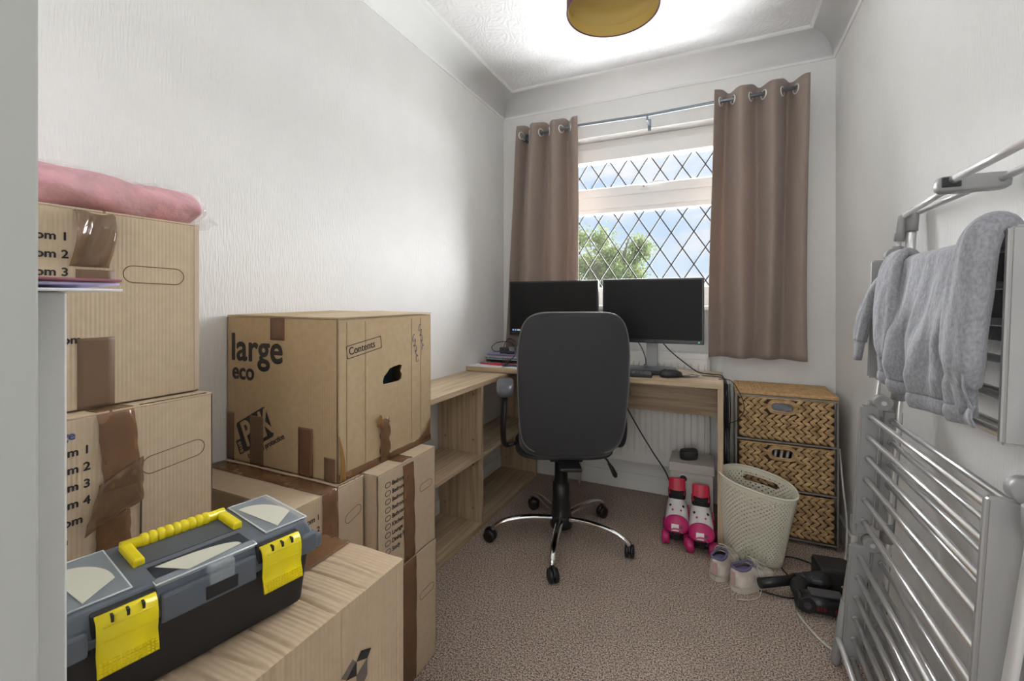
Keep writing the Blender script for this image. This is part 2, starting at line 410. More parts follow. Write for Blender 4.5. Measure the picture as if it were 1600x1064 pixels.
# opening light sash above, beads below
TX0, TX1 = WX0 + .06, WX1 - .06
for (x0, x1, z0, z1) in ((TX0 - .01, TX1 + .01, 1.945, 2.03), (TX0 - .01, TX1 + .01, 1.728, 1.782), (TX0 - .01, TX0 + .05, 1.728, 2.03), (TX1 - .05, TX1 + .01, 1.728, 2.03)):
    win.box(x0, x1, YF - .015, YF + .06, z0, z1, .008)
for (x0, x1, z0, z1) in ((TX0 - .01, TX1 + .01, 1.628, 1.66), (TX0 - .01, TX1 + .01, 1.115, 1.17), (TX0 - .01, TX0 + .03, 1.115, 1.66), (TX1 - .03, TX1 + .01, 1.115, 1.66)):
    win.box(x0, x1, YF + .01, YF + .06, z0, z1, .006)
wf = struct(win, 'window_1', UPVC)
GY = YF + .035
def lattice(x0, x1, z0, z1, dx, dz, zref, name):
    b = MB(); xo = .4805
    import itertools
    def clip(p, q):
        # clip segment to rectangle
        t0, t1 = 0, 1; dx_, dz_ = q[0] - p[0], q[1] - p[1]
        for pp, qq in ((-dx_, p[0] - x0), (dx_, x1 - p[0]), (-dz_, p[1] - z0), (dz_, z1 - p[1])):
            if abs(pp) < 1e-9:
                if qq < 0: return None
            else:
                t = qq / pp
                if pp < 0: t0 = max(t0, t)
                else: t1 = min(t1, t)
        if t0 >= t1: return None
        return (p[0] + t0 * dx_, p[1] + t0 * dz_), (p[0] + t1 * dx_, p[1] + t1 * dz_)
    for k in range(-20, 30):
        for sgn in (1, -1):
            xa = xo + k * dx; p = (xa - 6 * dx * sgn, zref - 6 * dz); q = (xa + 6 * dx * sgn, zref + 6 * dz)
            c = clip(p, q)
            if c:
                (ax, az), (bx, bz) = c; d = Vector((bx - ax, 0, bz - az)).normalized(); nn = Vector((d.z, 0, -d.x)) * .0032
                for yy in (GY - .004,):
                    P = [Vector((ax, yy, az)) + nn, Vector((bx, yy, bz)) + nn, Vector((bx, yy, bz)) - nn, Vector((ax, yy, az)) - nn]
                    b.poly(P, (0, 1, 0), .008)
    o = b.build(name, LEAD, wf); return o
lattice(TX0, TX1, 1.78, 1.95, .1225, .188, 1.866, 'lead_lattice')
lattice(TX0, TX1, 1.165, 1.632, .1225, .188, 1.582, 'lead_lattice')
b = MB(); b.box(TX0, TX1, GY - .002, GY + .002, 1.775, 1.95); b.build('pane', GLASS, wf)
b = MB(); b.box(TX0, TX1, GY - .002, GY + .002, 1.16, 1.635); b.build('pane', GLASS, wf)
b = MB(); hx = .885; b.box(hx - .022, hx + .03, YF - .030, YF - .014, 1.748, 1.772, .004)
b.tube(bez([(hx, YF - .036, 1.762), (hx + .03, YF - .042, 1.774), (hx + .075, YF - .042, 1.782), (hx + .115, YF - .04, 1.781)]), .0065, flat=.6)
b.build('window_handle', UPVC, wf)
b = MB(); b.cyl((hx, YF - .044, 1.76), (hx, YF - .028, 1.76), .005); tag(b.build('handle_lock', ALUD, wf), 'grey lock button')
b = MB(); b.box(WX0 - .03, WX1 + .03, LY - .035, YF + .02, WZ0 - .022, WZ0 + .003, .005); struct(b, 'trim_4', UPVC)

# ------------------------------------------------------------------ outside
b = MB()
b.box(-40, 40, 4.4, 120, -3.2, -3.0); tag(b.build('ground_outside', mat('garden_grass', (.14, .2, .07), .95, var=.2, vscale=.6)), kind='structure')
def tree(loc, rad, zc, name, label, n=15000, lf=.10):
    t = thing(name, label, 'tree', loc)
    rr = random.Random(5); b = MB()
    b.tube([(0, 0, 0), (.1, 0, zc * .5), (0, 0, zc), (.1, 0, zc + rad * .6)], [.22, .17, .12, .03], 10)
    for k in range(16):
        a = rr.uniform(0, 2 * PI); u = rr.uniform(.35, 1)
        b.tube([(0, 0, zc * .75), (math.cos(a) * rad * .4, math.sin(a) * rad * .4, zc + .2 * rad), (math.cos(a) * rad * .8 * u, math.sin(a) * rad * .8, zc + rad * rr.uniform(-.4, .9))], [.07, .05, .015], 6)
    b.build('trunk', mat('bark', (.16, .12, .09), .9, var=.2, vscale=14), t)
    b = MB()
    cl = [(rr.gauss(0, .42), rr.gauss(0, .42), rr.gauss(0, .42)) for _ in range(26)]
    cl = [(max(-.8, min(.8, a)), max(-.8, min(.8, c)), max(-.75, min(.85, d))) for a, c, d in cl]
    for k in range(n):
        c = cl[k % len(cl)]
        p = Vector((c[0], c[1], c[2])) * rad + Vector((rr.gauss(0, .15), rr.gauss(0, .15), rr.gauss(0, .13))) * rad; p.z += zc
        q = Euler((rr.uniform(0, 6), rr.uniform(0, 6), rr.uniform(0, 6))).to_matrix(); s = lf * rr.uniform(.6, 1.2)
        b.poly([p + q @ Vector(v) * s for v in ((-.5, 0, 0), (-.1, -.35, .05), (.55, 0, 0), (-.1, .35, .05))])
    lm = mat('young_green_leaves', (.15, .19, .05), .7, var=.4, vscale=2.2); translucent(lm, (.12, .15, .05), .3)
    b.build('foliage', lm, t, fix=False)
tree((-2.25, 15.6, -3.0), 1.32, 5.15, 'garden_tree', 'leafy green tree seen through the lower diamond leaded pane')
th = thing('neighbouring_house', 'grey tiled roof of a house behind the tree, by the left curtain', 'house', (-6.55, 19, -3))
b = MB(); b.box(-3, 3, -.2, 5, 0, 3.2); b.build('wall', mat('pale_render', (.62, .58, .52), .9), th)
b = MB()
# tiled roof, hipped end
rz0, rz1 = 3.1, 5.9
for j in range(11):
    z0 = rz0 + (rz1 - rz0) * j / 11; z1 = rz0 + (rz1 - rz0) * (j + 1) / 11; y0 = -.5 + 3 * j / 11; y1 = -.5 + 3 * (j + 1) / 11
    xr = 3.4 - 2.1 * j / 11
    nx = 22
    for i in range(nx):
        xa = -3.4 + (xr + 3.4) * i / nx; xb = -3.4 + (xr + 3.4) * (i + 1) / nx; m_ = (xa + xb) / 2
        b.poly([(xa, y0, z0 + .06), (m_, y0, z0 + .02), (xb, y0, z0 + .06), (xb, y1, z1 + .02), (m_, y1, z1 - .01), (xa, y1, z1 + .02)])
        b.poly([(xa, y0, z0 + .06), (m_, y0, z0 + .02), (xb, y0, z0 + .06), (xb, y0, z0 - .02), (xa, y0, z0 - .02)])
b.build('tiled_roof', mat('grey_brown_roof_tiles', (.075, .06, .055), .85, var=.2, vscale=5), th)
b = MB(); b.tube([(3.45, -.5, 3.1), (1.3, 2.5, 6.0)], .09, 8); tag(b.build('verge', mat('pale_verge', (.7, .68, .64), .8), th), 'white verge board')

# ================================================================== CURTAINS
RY, RZ = 2.535, 2.121
def rod():
    t = thing('curtain_pole', 'slim blue-grey metal curtain pole above the window', 'curtain pole', (0, RY, RZ))
    b = MB(); b.tube([(.20, 0, -.008), (.55, 0, 0), (.92, 0, -.008), (1.3, 0, 0), (1.655, 0, .004)], .0088, 14); b.build('pole', ROD, t)
    for x in (.19, .925, 1.672):
        b = MB(); zz = -.008 if x < 1.2 else .004
        b.box(x - .007, x + .007, -.004, .096, zz - .030, zz - .018, .002)
        b.box(x - .009, x + .009, .088, .0955, zz - .055, zz + .012, .002)
        b.tube([(x, -.013 * math.cos(a), zz + -.004 + -.014 * math.sin(a)) for a in [PI * k / 8 - .4 for k in range(12)]], .0035, 8)
        b.build('bracket', ROD, t)
    for x, s in ((.20, -1), (1.655, 1)):
        b = MB(); b.lathe([(.0088, 0), (.0135, .002), (.0135, .014), (.010, .016), (.007, .012)], n=18, M=Matrix.Translation((x, 0, -.008 if s < 0 else .004)) @ Matrix.Rotation(s * PI / 2, 4, 'Y'))
        b.build('end_cap', ROD, t)
rod()
def curtain(label, fn, eyes, nu=150, nv=44):
    t = thing('eyelet_curtain', label, 'curtain', (0, 0, 0))
    b = MB(); b.sheet(nu, nv, fn); o = b.build('cloth', CURT, t, fix=False); thick(o, .0022)
    for p, nrm in eyes:
        b = MB(); q = Vector(nrm).to_track_quat('Z', 'Y').to_matrix().to_4x4()
        M = Matrix.Translation(p) @ q
        pts = [M @ Vector((.0215 * math.cos(a), .0215 * math.sin(a), 0)) for a in [2 * PI * k / 24 for k in range(24)]]
        b.tube(pts, .0042, 8, closed=True)
        b.build('eyelet', ALUP, t)
    return t
def make_curt(xt0, xt1, xb0, xb1, zt, zb, folds, phase, amp, lean, label, wob, edge):
    def base(u, v):
        # v: 0 top, 1 bottom
        a = 2 * PI * folds * u + phase + .35 * math.sin(2 * PI * u + wob) * min(1, v * 3)
        xt = xt0 + (xt1 - xt0) * u; xb = xb0 + (xb1 - xb0) * u
        e = v ** .8
        x = xt + (xb - xt) * e
        A = amp * (1 - .25 * v) * (1 + .12 * math.sin(5 * u + wob))
        y = RY + A * math.sin(a) + .006 * math.sin(9 * v + 6 * u) * v
        x += lean * math.cos(a) * (1 + .3 * math.sin(3 * v + wob)) + .008 * math.sin(4 * v + 7 * u + wob) * v
        z = zt + (zb - zt) * v
        z += (.012 * math.sin(a * 1.0 + .8) + .004 * math.sin(a * 2)) * (1 - v) ** 8
        y = min(y, LY - .012 - .0) if v < .3 else min(y, LY - .012)
        return (x, y, z)
    eyes = []
    n = int(folds * 2) + 2
    for k in range(-2, n + 3):
        u = (k * PI - phase) / (2 * PI * folds)
        if 0.02 < u < .98:
            vv = (zt - RZ) / (zt - zb)
            p = Vector(base(u, vv)); q = Vector(base(u + .004, vv)); tng = (q - p); nrm = Vector((tng.y, -tng.x, 0))
            p.y = RY; eyes.append((Vector((p.x, RY, RZ - .003)), nrm.normalized()))
    return curtain(label, base, eyes)
make_curt(.150, .535, .075, .545, 2.172, .80, 3.0, -.9, .046, .004, 'taupe eyelet curtain drawn to the left side of the window, hanging behind the monitor', .5, 0)
make_curt(1.262, 1.672, 1.235, 1.660, 2.172, .80, 3.0, -1.2, .050, .004, 'taupe eyelet curtain drawn to the right side of the window, above the basket drawers', 2.1, 0)

# ================================================================== PENDANT
t = thing('pendant_lamp', 'drum pendant lampshade with gold lining hanging from the ceiling', 'lamp', (.995, 1.325, 1.955))
LR = .134
b = MB(); b.lathe([(LR, 0), (LR, .20)], n=64); thick(b.build('shade', SHADE_O, t), .0015, 1)
b = MB(); b.lathe([(LR - .0025, .001), (LR - .0025, .199)], n=64); b.build('shade_lining', SHADE_I, t)
b = MB(); b.tube([(LR * math.cos(2 * PI * k / 64), LR * math.sin(2 * PI * k / 64), 0) for k in range(64)], .0025, 8, closed=True); b.build('rim', SHADE_O, t)
b = MB(); b.lathe([(.002, .062), (.09, .062), (.128, .055), (.1315, .035)], n=64); thick(b.build('diffuser', SHADE_I, t), .0015)
b = MB()
for k in range(3):
    a = 2 * PI * k / 3 + .4; b.tube([(.02 * math.cos(a), .02 * math.sin(a), .19), (LR * math.cos(a), LR * math.sin(a), .198)], .0018, 6)
b.tube([(.02 * math.cos(2 * PI * k / 16), .02 * math.sin(2 * PI * k / 16), .19) for k in range(16)], .002, 6, closed=True)
b.build('spider_ring', WHITE, t)
b = MB(); b.solid([(.017, .13), (.019, .15), (.019, .19), (.012, .20), (.008, .215)], n=20); b.build('lamp_holder', WHITE, t)
b = MB(); b.cyl((0, 0, .2), (0, 0, .43), .003); b.build('flex', WHITE, t)
b = MB(); b.solid([(.045, .444), (.045, .430), (.03, .417), (.008, .413)], n=28); b.build('ceiling_rose', WHITE, t)

# ================================================================== RADIATOR
t = thing('radiator', 'white panel radiator on the wall under the window, behind the desk', 'radiator', (.90, 2.565, .19))
def radiator():
    b = MB(); hw, h = .34, .62
    nx = 150
    def f(u, v):
        x = -hw + .01 + (2 * hw - .02) * u; q = (x * 30) % 1.0
        y = -.022 + (.007 if .38 < q < .62 else 0) * (1 if .06 < v < .94 else 0)
        return (x, y, .012 + (h - .04) * v)
    b.sheet(nx, 24, f, smooth=False); o = b.build('front_panel', RADW, t); thick(o, .003)
    b = MB(); b.box(-hw, -hw + .008, -.026, .05, .0, h, .002); b.box(hw - .008, hw, -.026, .05, 0, h, .002); b.build('side_cover', RADW, t)
    b = MB(); b.box(-hw, hw, -.026, -.018, 0, .03, .002); b.box(-hw, hw, -.026, -.018, h - .03, h, .002); b.box(-hw + .01, hw - .01, .03, .045, .01, h - .02, .002); b.build('back_panel', RADW, t)
    b = MB()
    for k in range(23):
        x = -hw + .02 + k * (2 * hw - .04) / 22; b.box(x - .003, x + .003, -.02, .045, h - .006, h)
    b.box(-hw, hw, -.024, -.016, h - .006, h + .002); b.box(-hw, hw, .04, .048, h - .006, h + .002)
    b.build('top_grille', RADW, t)
    b = MB(); b.tube([(-hw - .03, .01, -.188), (-hw - .03, .01, .03), (-hw, .01, .03)], .0085, 12); b.build('pipe', RADW, t)
    b = MB(); b.solid([(.014, -.01), (.017, 0), (.017, .03), (.012, .05)], (-hw - .03, .01, .03), 16); b.build('valve', WHITE, t)
radiator()

# ================================================================== DESK + SHELF UNIT
DZ = .725
t = thing('desk', 'light oak effect desk under the window, office chair pushed up to it', 'desk', (.65, 2.14, 0))
b = MB(); b.box(-.645, .65, 0, .375, DZ - .022, DZ, .0015); b.build('desktop', OAK_X, t)
b = MB(); b.box(.628, .65, .004, .372, 0, DZ - .022, .001); b.build('side_panel', OAK_Z, t)
b = MB(); b.box(-.38, .628, .345, .363, .50, DZ - .022, .001); b.build('back_rail', OAK_X, t)
# low shelf unit along the left wall
t = thing('shelf_unit', 'light oak effect open cube shelf unit along the left wall', 'shelf unit', (.1275, 1.90, 0))
hx = .1275; yy0, yy1 = -.715, .68
b = MB(); b.box(-hx + .002, hx, yy0, yy1, .678, .700, .001); b.build('top', OAK_Y, t)
b = MB(); b.box(-hx + .01, hx - .001, yy0, yy1, .0, .026, .001); b.build('bottom', OAK_Y, t)
b = MB(); b.box(-hx + .012, hx - .004, yy0 + .016, yy1 - .016, .336, .352, .001); b.build('shelf', OAK_Y, t)
for y in (yy0, -.033, yy1 - .018):
    b = MB(); b.box(-hx + .01, hx - .001, y, y + .017, .026, .678, .001); b.build('upright', OAK_Z, t)
b = MB()
for (y, s) in ((-.033, -1), (yy1 - .018, -1)):
    for z in (.30, .09, .64, .42):
        for x in (-.08, .08): b.cyl((x, y, z), (x, y + s * .0015, z), .006)
b.build('fixing_cap', mat('oak_cap', (.30, .21, .13), .6), t)

# ================================================================== BOXES
def rect_sp(x0, x1, y0, y1): return [(x0, y0), (x1, y0), (x1, y1), (x0, y1)]
def stadium(cx, cy, w_, h_, n=8):
    r = h_ / 2; o = []
    for k in range(n + 1): a = -PI / 2 + PI * k / n; o.append((cx + w_ / 2 - r + r * math.cos(a), cy + r * math.sin(a)))
    for k in range(n + 1): a = PI / 2 + PI * k / n; o.append((cx - w_ / 2 + r + r * math.cos(a), cy + r * math.sin(a)))
    return o
RX, UP = (0, 1, 0), (0, 0, 1)        # face that looks to +X: reading direction is +Y
def carton(label, x0, x1, y0, y1, z0, z1, mcard=None, seam='X', flap_lift=.0, group=None, dent=None, hole=None, msk=None):
    cx, cy = (x0 + x1) / 2, (y0 + y1) / 2
    t = thing('cardboard_box', label, 'cardboard box', (cx, cy, z0), 0, group)
    hx, hy, h = (x1 - x0) / 2, (y1 - y0) / 2, z1 - z0; th = .004
    b = MB()
    b.box(-hx, hx, -hy, -hy + th, 0, h - .004, .0012); b.box(-hx, hx, hy - th, hy, 0, h - .004, .0012)
    b.box(-hx, -hx + th, -hy, hy, 0, h - .004, .0012); b.box(-hx, hx, -hy, hy, 0, th, .0012)
    if not hole: b.box(hx - th, hx, -hy, hy, 0, h - .004, .0012)
    body = b.build('carton', mcard or CARD_Y, t)
    if hole:
        o = curve_mesh([rect_sp(-hy, hy, 0, h - .004), hole], frame_M((hx - th / 2, 0, 0), RX, UP), 'side_panel', mcard or CARD_Y, t, th / 2)
    if seam == 'X':      # seam runs along X
        f = [(-hx, hx, -hy, -.0015), (-hx, hx, .0015, hy)]
    else: f = [(-hx, -.0015, -hy, hy), (.0015, hx, -hy, hy)]
    for i, (a, c, d, e_) in enumerate(f):
        b = MB(); b.box(a, c, d, e_, h - .0038, h, .0012)
        if flap_lift:
            for v in b.bm.verts:
                if seam == 'X': v.co.z += flap_lift * (1 - abs(v.co.y) / hy) * (1 if i else .6)
                else: v.co.z += flap_lift * (1 - abs(v.co.x) / hx)
        b.build('flap', mcard or CARD_Y, t)
    return t, hx, hy, h
def strip(t, pts_fn, name='tape', m=None, nu=3, nv=10, rag=0):
    b = MB(); b.sheet(nu, nv, pts_fn); o = b.build(name, m or TAPE, t, fix=False); thick(o, .0006, 1); return o
def tape_face(t, hx, y0, y1, z0, z1, m=None, slant=0, wr=.0015, over=0):
    """tape down a +X face; over>0 folds on to the top"""
    h = z1
    def f(u, v):
        y = y0 + (y1 - y0) * u + slant * v
        if over and v < .2:
            return (hx - over * (1 - v / .2), y, h + .0012)
        vv = (v - .2) / .8 if over else v
        return (hx + .0008 + wr * abs(math.sin(9 * vv + 5 * u)) * (1 if .05 < vv < .95 else 0), y, z1 + (z0 - z1) * vv)
    return strip(t, f, m=m, nu=6, nv=22)
def tape_top(t, x0, x1, y0, y1, z, m=None):
    return strip(t, lambda u, v: (x0 + (x1 - x0) * v, y0 + (y1 - y0) * u, z + .0012 + .0008 * math.sin(14 * v + 4 * u)), m=m, nu=5, nv=14)
def punch(t, hx, cy, cz, w_, h_, tilt=0):
    b = MB(); p = stadium(0, 0, w_, h_)
    c, s = math.cos(tilt), math.sin(tilt)
    b.tube([(hx + .0002, cy + u * c - v * s, cz + u * s + v * c) for u, v in p], .0008, 5, closed=True)
    b.build('handle_perforation', CARDIN, t)

# A : upper box of the left stack
t, hx, hy, h = carton('kraft box at the top of the left stack, pink roll lying on it', .01, .33, .245, .545, .909, 1.243, CARD_Y, 'X')
o_ = (.17, .395, .909)
for k, s_ in enumerate(('Bedroom 1', 'Bedroom 2', 'Bedroom 3')):
    text(t, s_, .0185, (hx + .0004, -.133, 1.187 - .0285 * k - .909), RX, UP, bold=.0005, sx=1.02)
text(t, 'Bathroom', .0185, (hx + .0004, -.106, 1.0205 - .909), RX, UP, bold=.0005)
def loose(u, v):
    y = (-.040 + .052 * u) - .006 * v; z = h + .001 - v * .098
    if v < .08: return (hx - .03 + .03 * v / .08, y + 0, h + .0015)
    bulge = .014 * math.sin(PI * min(1, v * 1.0)) * (1 - .25 * abs(u - .5)) + .006 * math.sin(7 * u + 3 * v)
    return (hx + .001 + max(0, bulge * (1 if v < .98 else .4)), y, z - .006 * u * 0)
strip(t, loose, nu=12, nv=24, m=mat('shiny_loose_tape', (.22, .13, .07), .1, var=.15, vscale=30, alpha=.62, spec=.8))
tape_face(t, hx, -.038, .014, 1.117 - .909, 1.142 - .909, TAPE2, wr=.0003)
tape_face(t, hx, -.036, .014, .002, 1.028 - .909, TAPE2, wr=.0003)
punch(t, hx, .075, 1.137 - .909, .098, .030, -.02)
b = MB(); b.box(hx - .001, hx + .0012, hy - .007, hy + .002, .004, h, .0008); tag(b.build('corner_fold', mat('pale_card_edge', (.58, .46, .35), .8), t), 'pale worn corner')
# B : lower box of the left stack
t, hx, hy, h = carton('kraft box under the topmost left box, with room names printed and a crumpled tape', .01, .366, .225, .552, .42, .908, CARD_Y, 'X')
B0 = .42; yc = .3885
for k, s_ in enumerate(('Garage', 'Bedroom 1', 'Bedroom 2', 'Bedroom 3', 'Bedroom 4', 'Bathroom', 'Kitchen', 'Lounge')):
    text(t, s_, .0185, (hx + .0004, .277 - yc if k else .290 - yc, .874 - .0270 * k - B0), RX, UP, INKB if k == 0 else INK, bold=.0005, rot=.0)
tape_face(t, hx, .367 - yc, .418 - yc, .775 - B0, h, slant=.012, wr=.004, over=.03)
strip(t, lambda u, v: (hx + .0025 + .005 * abs(math.sin(8 * v + 7 * u)), .372 - yc + .06 * u - .02 * v * (1 - u), .79 - B0 - .075 * v + .03 * u), nu=10, nv=10, m=mat('shiny_loose_tape', (.22, .13, .07), .1))
tape_face(t, hx, .368 - yc, .415 - yc, .66 - B0, .735 - B0, wr=.003)
b = MB(); b.tube([(hx + .001, .43 - yc, .66 - B0), (hx + .001, .431 - yc, .74 - B0), (hx + .001, .427 - yc, .80 - B0)], .0013, 5); b.build('fold_line', CARDIN, t)
punch(t, hx, .484 - yc, .803 - B0, .105, .031, .10)
b = MB()
for k in range(14):
    y = .43 - yc + k * .008; b.tube([(hx - .003, y, h + .0005), (hx - .001 + rnd.uniform(-.002, .001), y + .004, h + .001), (hx - .003, y + .008, h + .0005)], .0011, 5)
b.build('torn_edge', CARDIN, t)
# support box out of view
t, *_ = carton('plain kraft box at the bottom of the left stack, hidden behind the toolbox', .01, .36, .225, .55, 0, .419, CARD_Y, 'X')
# D : tape crossed box, carries the large eco box
t, hx, hy, h = carton('kraft box with tape across its top, under the front of the eco box', .012, .448, .668, .882, .31, .6385, CARD_Y, 'X')
D0, dyc = .31, .775
tape_top(t, -hx, hx, .772 - dyc - .026, .772 - dyc + .026, h)
tape_face(t, hx, .748 - dyc, .795 - dyc, .05, h, wr=.0025, over=.0, slant=.0)
punch(t, hx, .845 - dyc, .555 - D0, .055, .024, .30)
text(t, 'Bedroom 1', .017, (hx + .0004, .663 - dyc, .588 - D0), RX, UP, bold=.0004)
text(t, 'Bedroom 2', .017, (hx + .0004, .663 - dyc, .561 - D0), RX, UP, bold=.0004)
b = MB()
for k in range(10):
    y = .80 - dyc + k * .008; b.tube([(hx - .006, y, h), (hx - .004 + rnd.uniform(-.003, .002), y + .004, h + .0008), (hx - .006, y + .008, h)], .0014, 5)
b.build('torn_edge', CARDIN, t)
t, *_ = carton('plain kraft box standing on the floor under the tape-crossed box', .012, .44, .668, .882, 0, .309, CARD_Y, 'X')
# E : checklist box
t, hx, hy, h = carton('kraft box with a printed checklist, under the back of the big eco box', .05, .485, .891, 1.148, .356, .640, CARD_Y, 'X')
E0, eyc = .356, 1.0195
rows = ('Bedroom 1', 'Bedroom 2', 'Bedroom 3', 'Bedroom 4', 'Bathroom', 'Kitchen', 'Lounge', 'Dining Room', 'Study')
for k, s_ in enumerate(rows):
    z = .598 - .0222 * k - E0
    text(t, s_, .0165, (hx + .0004, .947 - eyc, z - .003), RX, UP, bold=.0004, sx=.92)
b = MB()
for k in range(10):
    z = .601 - .0222 * k - E0; p = stadium(.931 - eyc, z, .021, .0125, 5)
    b.tube([(hx + .0003, u, v) for u, v in p], .0008, 5, closed=True)
b.build('tick_box_outline', INK, t)
tape_face(t, hx, .990 - eyc, 1.038 - eyc, .0, h, wr=.003, over=.05, slant=.008)
punch(t, hx, 1.100 - eyc, .538 - E0, .060, .022, .04)
# F
t, hx, hy, h = carton('taped kraft box on the floor beneath the checklist box, beside the shelf unit', .05, .487, .885, 1.150, 0, .3545, CARD_Y, 'X')
tape_face(t, hx, .985 - 1.0175, 1.050 - 1.0175, .0, h, wr=.002)
punch(t, hx, .085, .22, .07, .022, 0)
# C : large eco
t, hx, hy, h = carton('big kraft moving box printed large eco, stacked on two smaller boxes', .008, .434, .809, 1.196, .6405, 1.046, CARD_YEL, 'Y', .0,
    hole=[(1.010 - 1.0025 + u, .880 - .6405 + v) for u, v in [(-.041, -.016), (-.036, -.024), (.030, -.024), (.040, -.018), (.043, -.006), (.036, .004), (.040, .012), (.042, .021), (.030, .024), (.010, .022), (-.012, .018), (-.022, .008), (-.036, -.002)]])
C0, cxc = .6405, .221
FR, fy = (1, 0, 0), -hy - .0005
text(t, 'large', .106, (.024 - cxc, fy, .925 - C0), FR, UP, mat('dark_brown_print', (.035, .03, .026), .7), bold=.0024, spacing=1.02, sx=1.02)
text(t, 'eco', .064, (.030 - cxc, fy, .872 - C0), FR, UP, MATS['dark_brown_print'], bold=.0016, spacing=1.0, sx=1.0)
# PAK badge
bx, bz, ang = .126 - cxc, .737 - C0, R(27)
def rrect(w_, h_, r):
    o = []
    for (sx, sy, a0) in ((1, -1, -90), (1, 1, 0), (-1, 1, 90), (-1, -1, 180)):
        for k in range(5):
            a = R(a0 + 90 * k / 4); o.append((sx * (w_ / 2 - r) + r * math.cos(a), sy * (h_ / 2 - r) + r * math.sin(a)))
    return o
curve_mesh([rrect(.135, .085, .009)], frame_M((bx, fy, bz), FR, UP, ang), 'printed_badge', MATS['dark_brown_print'], t, .0002)
text(t, 'PAK', .098, (bx - .052 * math.cos(ang) + .031 * math.sin(ang), fy - .0005, bz - .052 * math.sin(ang) - .031 * math.cos(ang)), FR, UP, CARD_YEL, rot=ang, bold=.0022, spacing=.92, sx=.74)
curve_mesh([rrect(.040, .024, .003)], frame_M((bx - .078 * math.cos(ang) + .022 * math.sin(ang), fy, bz - .078 * math.sin(ang) - .022 * math.cos(ang)), FR, UP, ang + PI / 2), 'printed_badge', MATS['dark_brown_print'], t, .0002)
text(t, 'sus', .026, (bx - .071 * math.cos(ang) + .040 * math.sin(ang), fy - .0005, bz - .071 * math.sin(ang) - .040 * math.cos(ang)), FR, UP, CARD_YEL, rot=ang + PI / 2, bold=.0006)
text(t, 'complete protection', .0205, (bx - .060 * math.cos(ang) + .062 * math.sin(ang), fy, bz - .060 * math.sin(ang) - .062 * math.cos(ang)), FR, UP, MATS['dark_brown_print'], rot=ang, bold=.0006, sx=.95)
def front_tape(x0, x1, z0, z1, m=TAPE2, over=0):
    def f(u, v):
        x = x0 + (x1 - x0) * u
        if over and v < .25: return (x, -hy + over * (1 - v / .25), h + .0015 + .004 * math.sin(PI * u) * (1 - v / .25))
        vv = (v - .25) / .75 if over else v
        return (x, -hy - .0014, z1 + (z0 - z1) * vv)
    strip(t, f, nu=5, nv=16, m=m)
front_tape(.190 - cxc, .245 - cxc, .985 - C0, h, mat('red_brown_tape', (.20, .10, .055), .35, alpha=.88, var=.1), over=.06)
front_tape(.108 - cxc, .162 - cxc, .0, .775 - C0)
front_tape(.296 - cxc, .350 - cxc, .0, .765 - C0, MATS['red_brown_tape'])
front_tape(.388 - cxc, .4255 - cxc, .0, .70 - C0, TAPE2)
front_tape(.009 - cxc, .040 - cxc, .0, .775 - C0, TAPE2)
# side face details
curve_mesh([rrect(.128, .034, .003), rrect(.124, .030, .003)], frame_M((hx + .0004, .900 - 1.0025, .968 - C0), RX, UP, R(8)), 'printed_frame', INK, t, .0002)
text(t, 'Contents', .0275, (hx + .0004, .845 - 1.0025, .952 - C0), RX, UP, rot=R(8), bold=.0003, sx=.92)
b = MB(); rr = random.Random(3)
for (y, z, n) in ((1.135, 1.015, 7), (1.105, .985, 8)):
    pts = []
    for k in range(n * 4):
        q = k / 4; pts.append((hx + .0006, y + q * .003 - 1.0025 + .006 * math.cos(q * 3.3), z - C0 - q * .011 + .007 * math.sin(q * 3.3 * 1.3)))
    b.tube(pts, .0007, 5)
tag(b.build('handwriting', INKB, t), 'blue pen scribble')
tape_face(t, hx, .955 - 1.0025, .995 - 1.0025, .0, .120, wr=.006)
strip(t, lambda u, v: (hx + .001, -hy + 2 * hy * v, .0 + .020 * u), nu=4, nv=20)
strip(t, lambda u, v: (hx + .001 + .010 * math.sin(PI * v) * u, .13 + .06 * v, .01 + (.05 * v + .012) * u), nu=5, nv=12)
strip(t, lambda u, v: (hx + .001 + .006 * math.sin(PI * v) , -hy + .002 + .022 * u * (1 - .9 * v), .115 * v), nu=4, nv=12, m=mat('yellowed_tape', (.38, .2, .06), .2, alpha=.85))
strip(t, lambda u, v: (hx + .001 + .010 * v * (1 - u), .945 - 1.0025 + .020 * u, .105 + .035 * v - .01 * u), nu=5, nv=8, m=MATS['yellowed_tape'])
for y in (-.165, -.10, .095, .14):
    b = MB(); b.tube([(hx + .0002, y, .02), (hx + .0002, y, h - .01)], .0008, 4); b.build('crease', mat('card_crease', (.30, .215, .135), .9), t)
# lifted lid corner
b = MB(); b.poly([(-hx, -hy + .001, h + .001), (.04, -hy + .001, h + .001), (.02, hy - .01, h + .004), (-hx + .005, hy - .01, h + .006)], (0, 0, 1), .003); b.build('lid_flap', CARD_YEL, t)
b = MB(); b.poly([(-.015, -hy - .002, h + .001), (hx + .003, -hy - .003, h + .0), (hx + .003, hy, h + .003), (-.015, hy, h + .007)], (0, 0, 1), .003); b.build('lid_flap', CARD_Y, t)
# dark contents seen through the hand hole
b = MB(); b.box(.34, .395, .96, 1.06, .649, .93, .01)
tag(b.build('black_case', mat('blue_black_cloth', (.02, .035, .045), .6)), 'dark case inside the big eco box, seen through its hand hole', 'case')

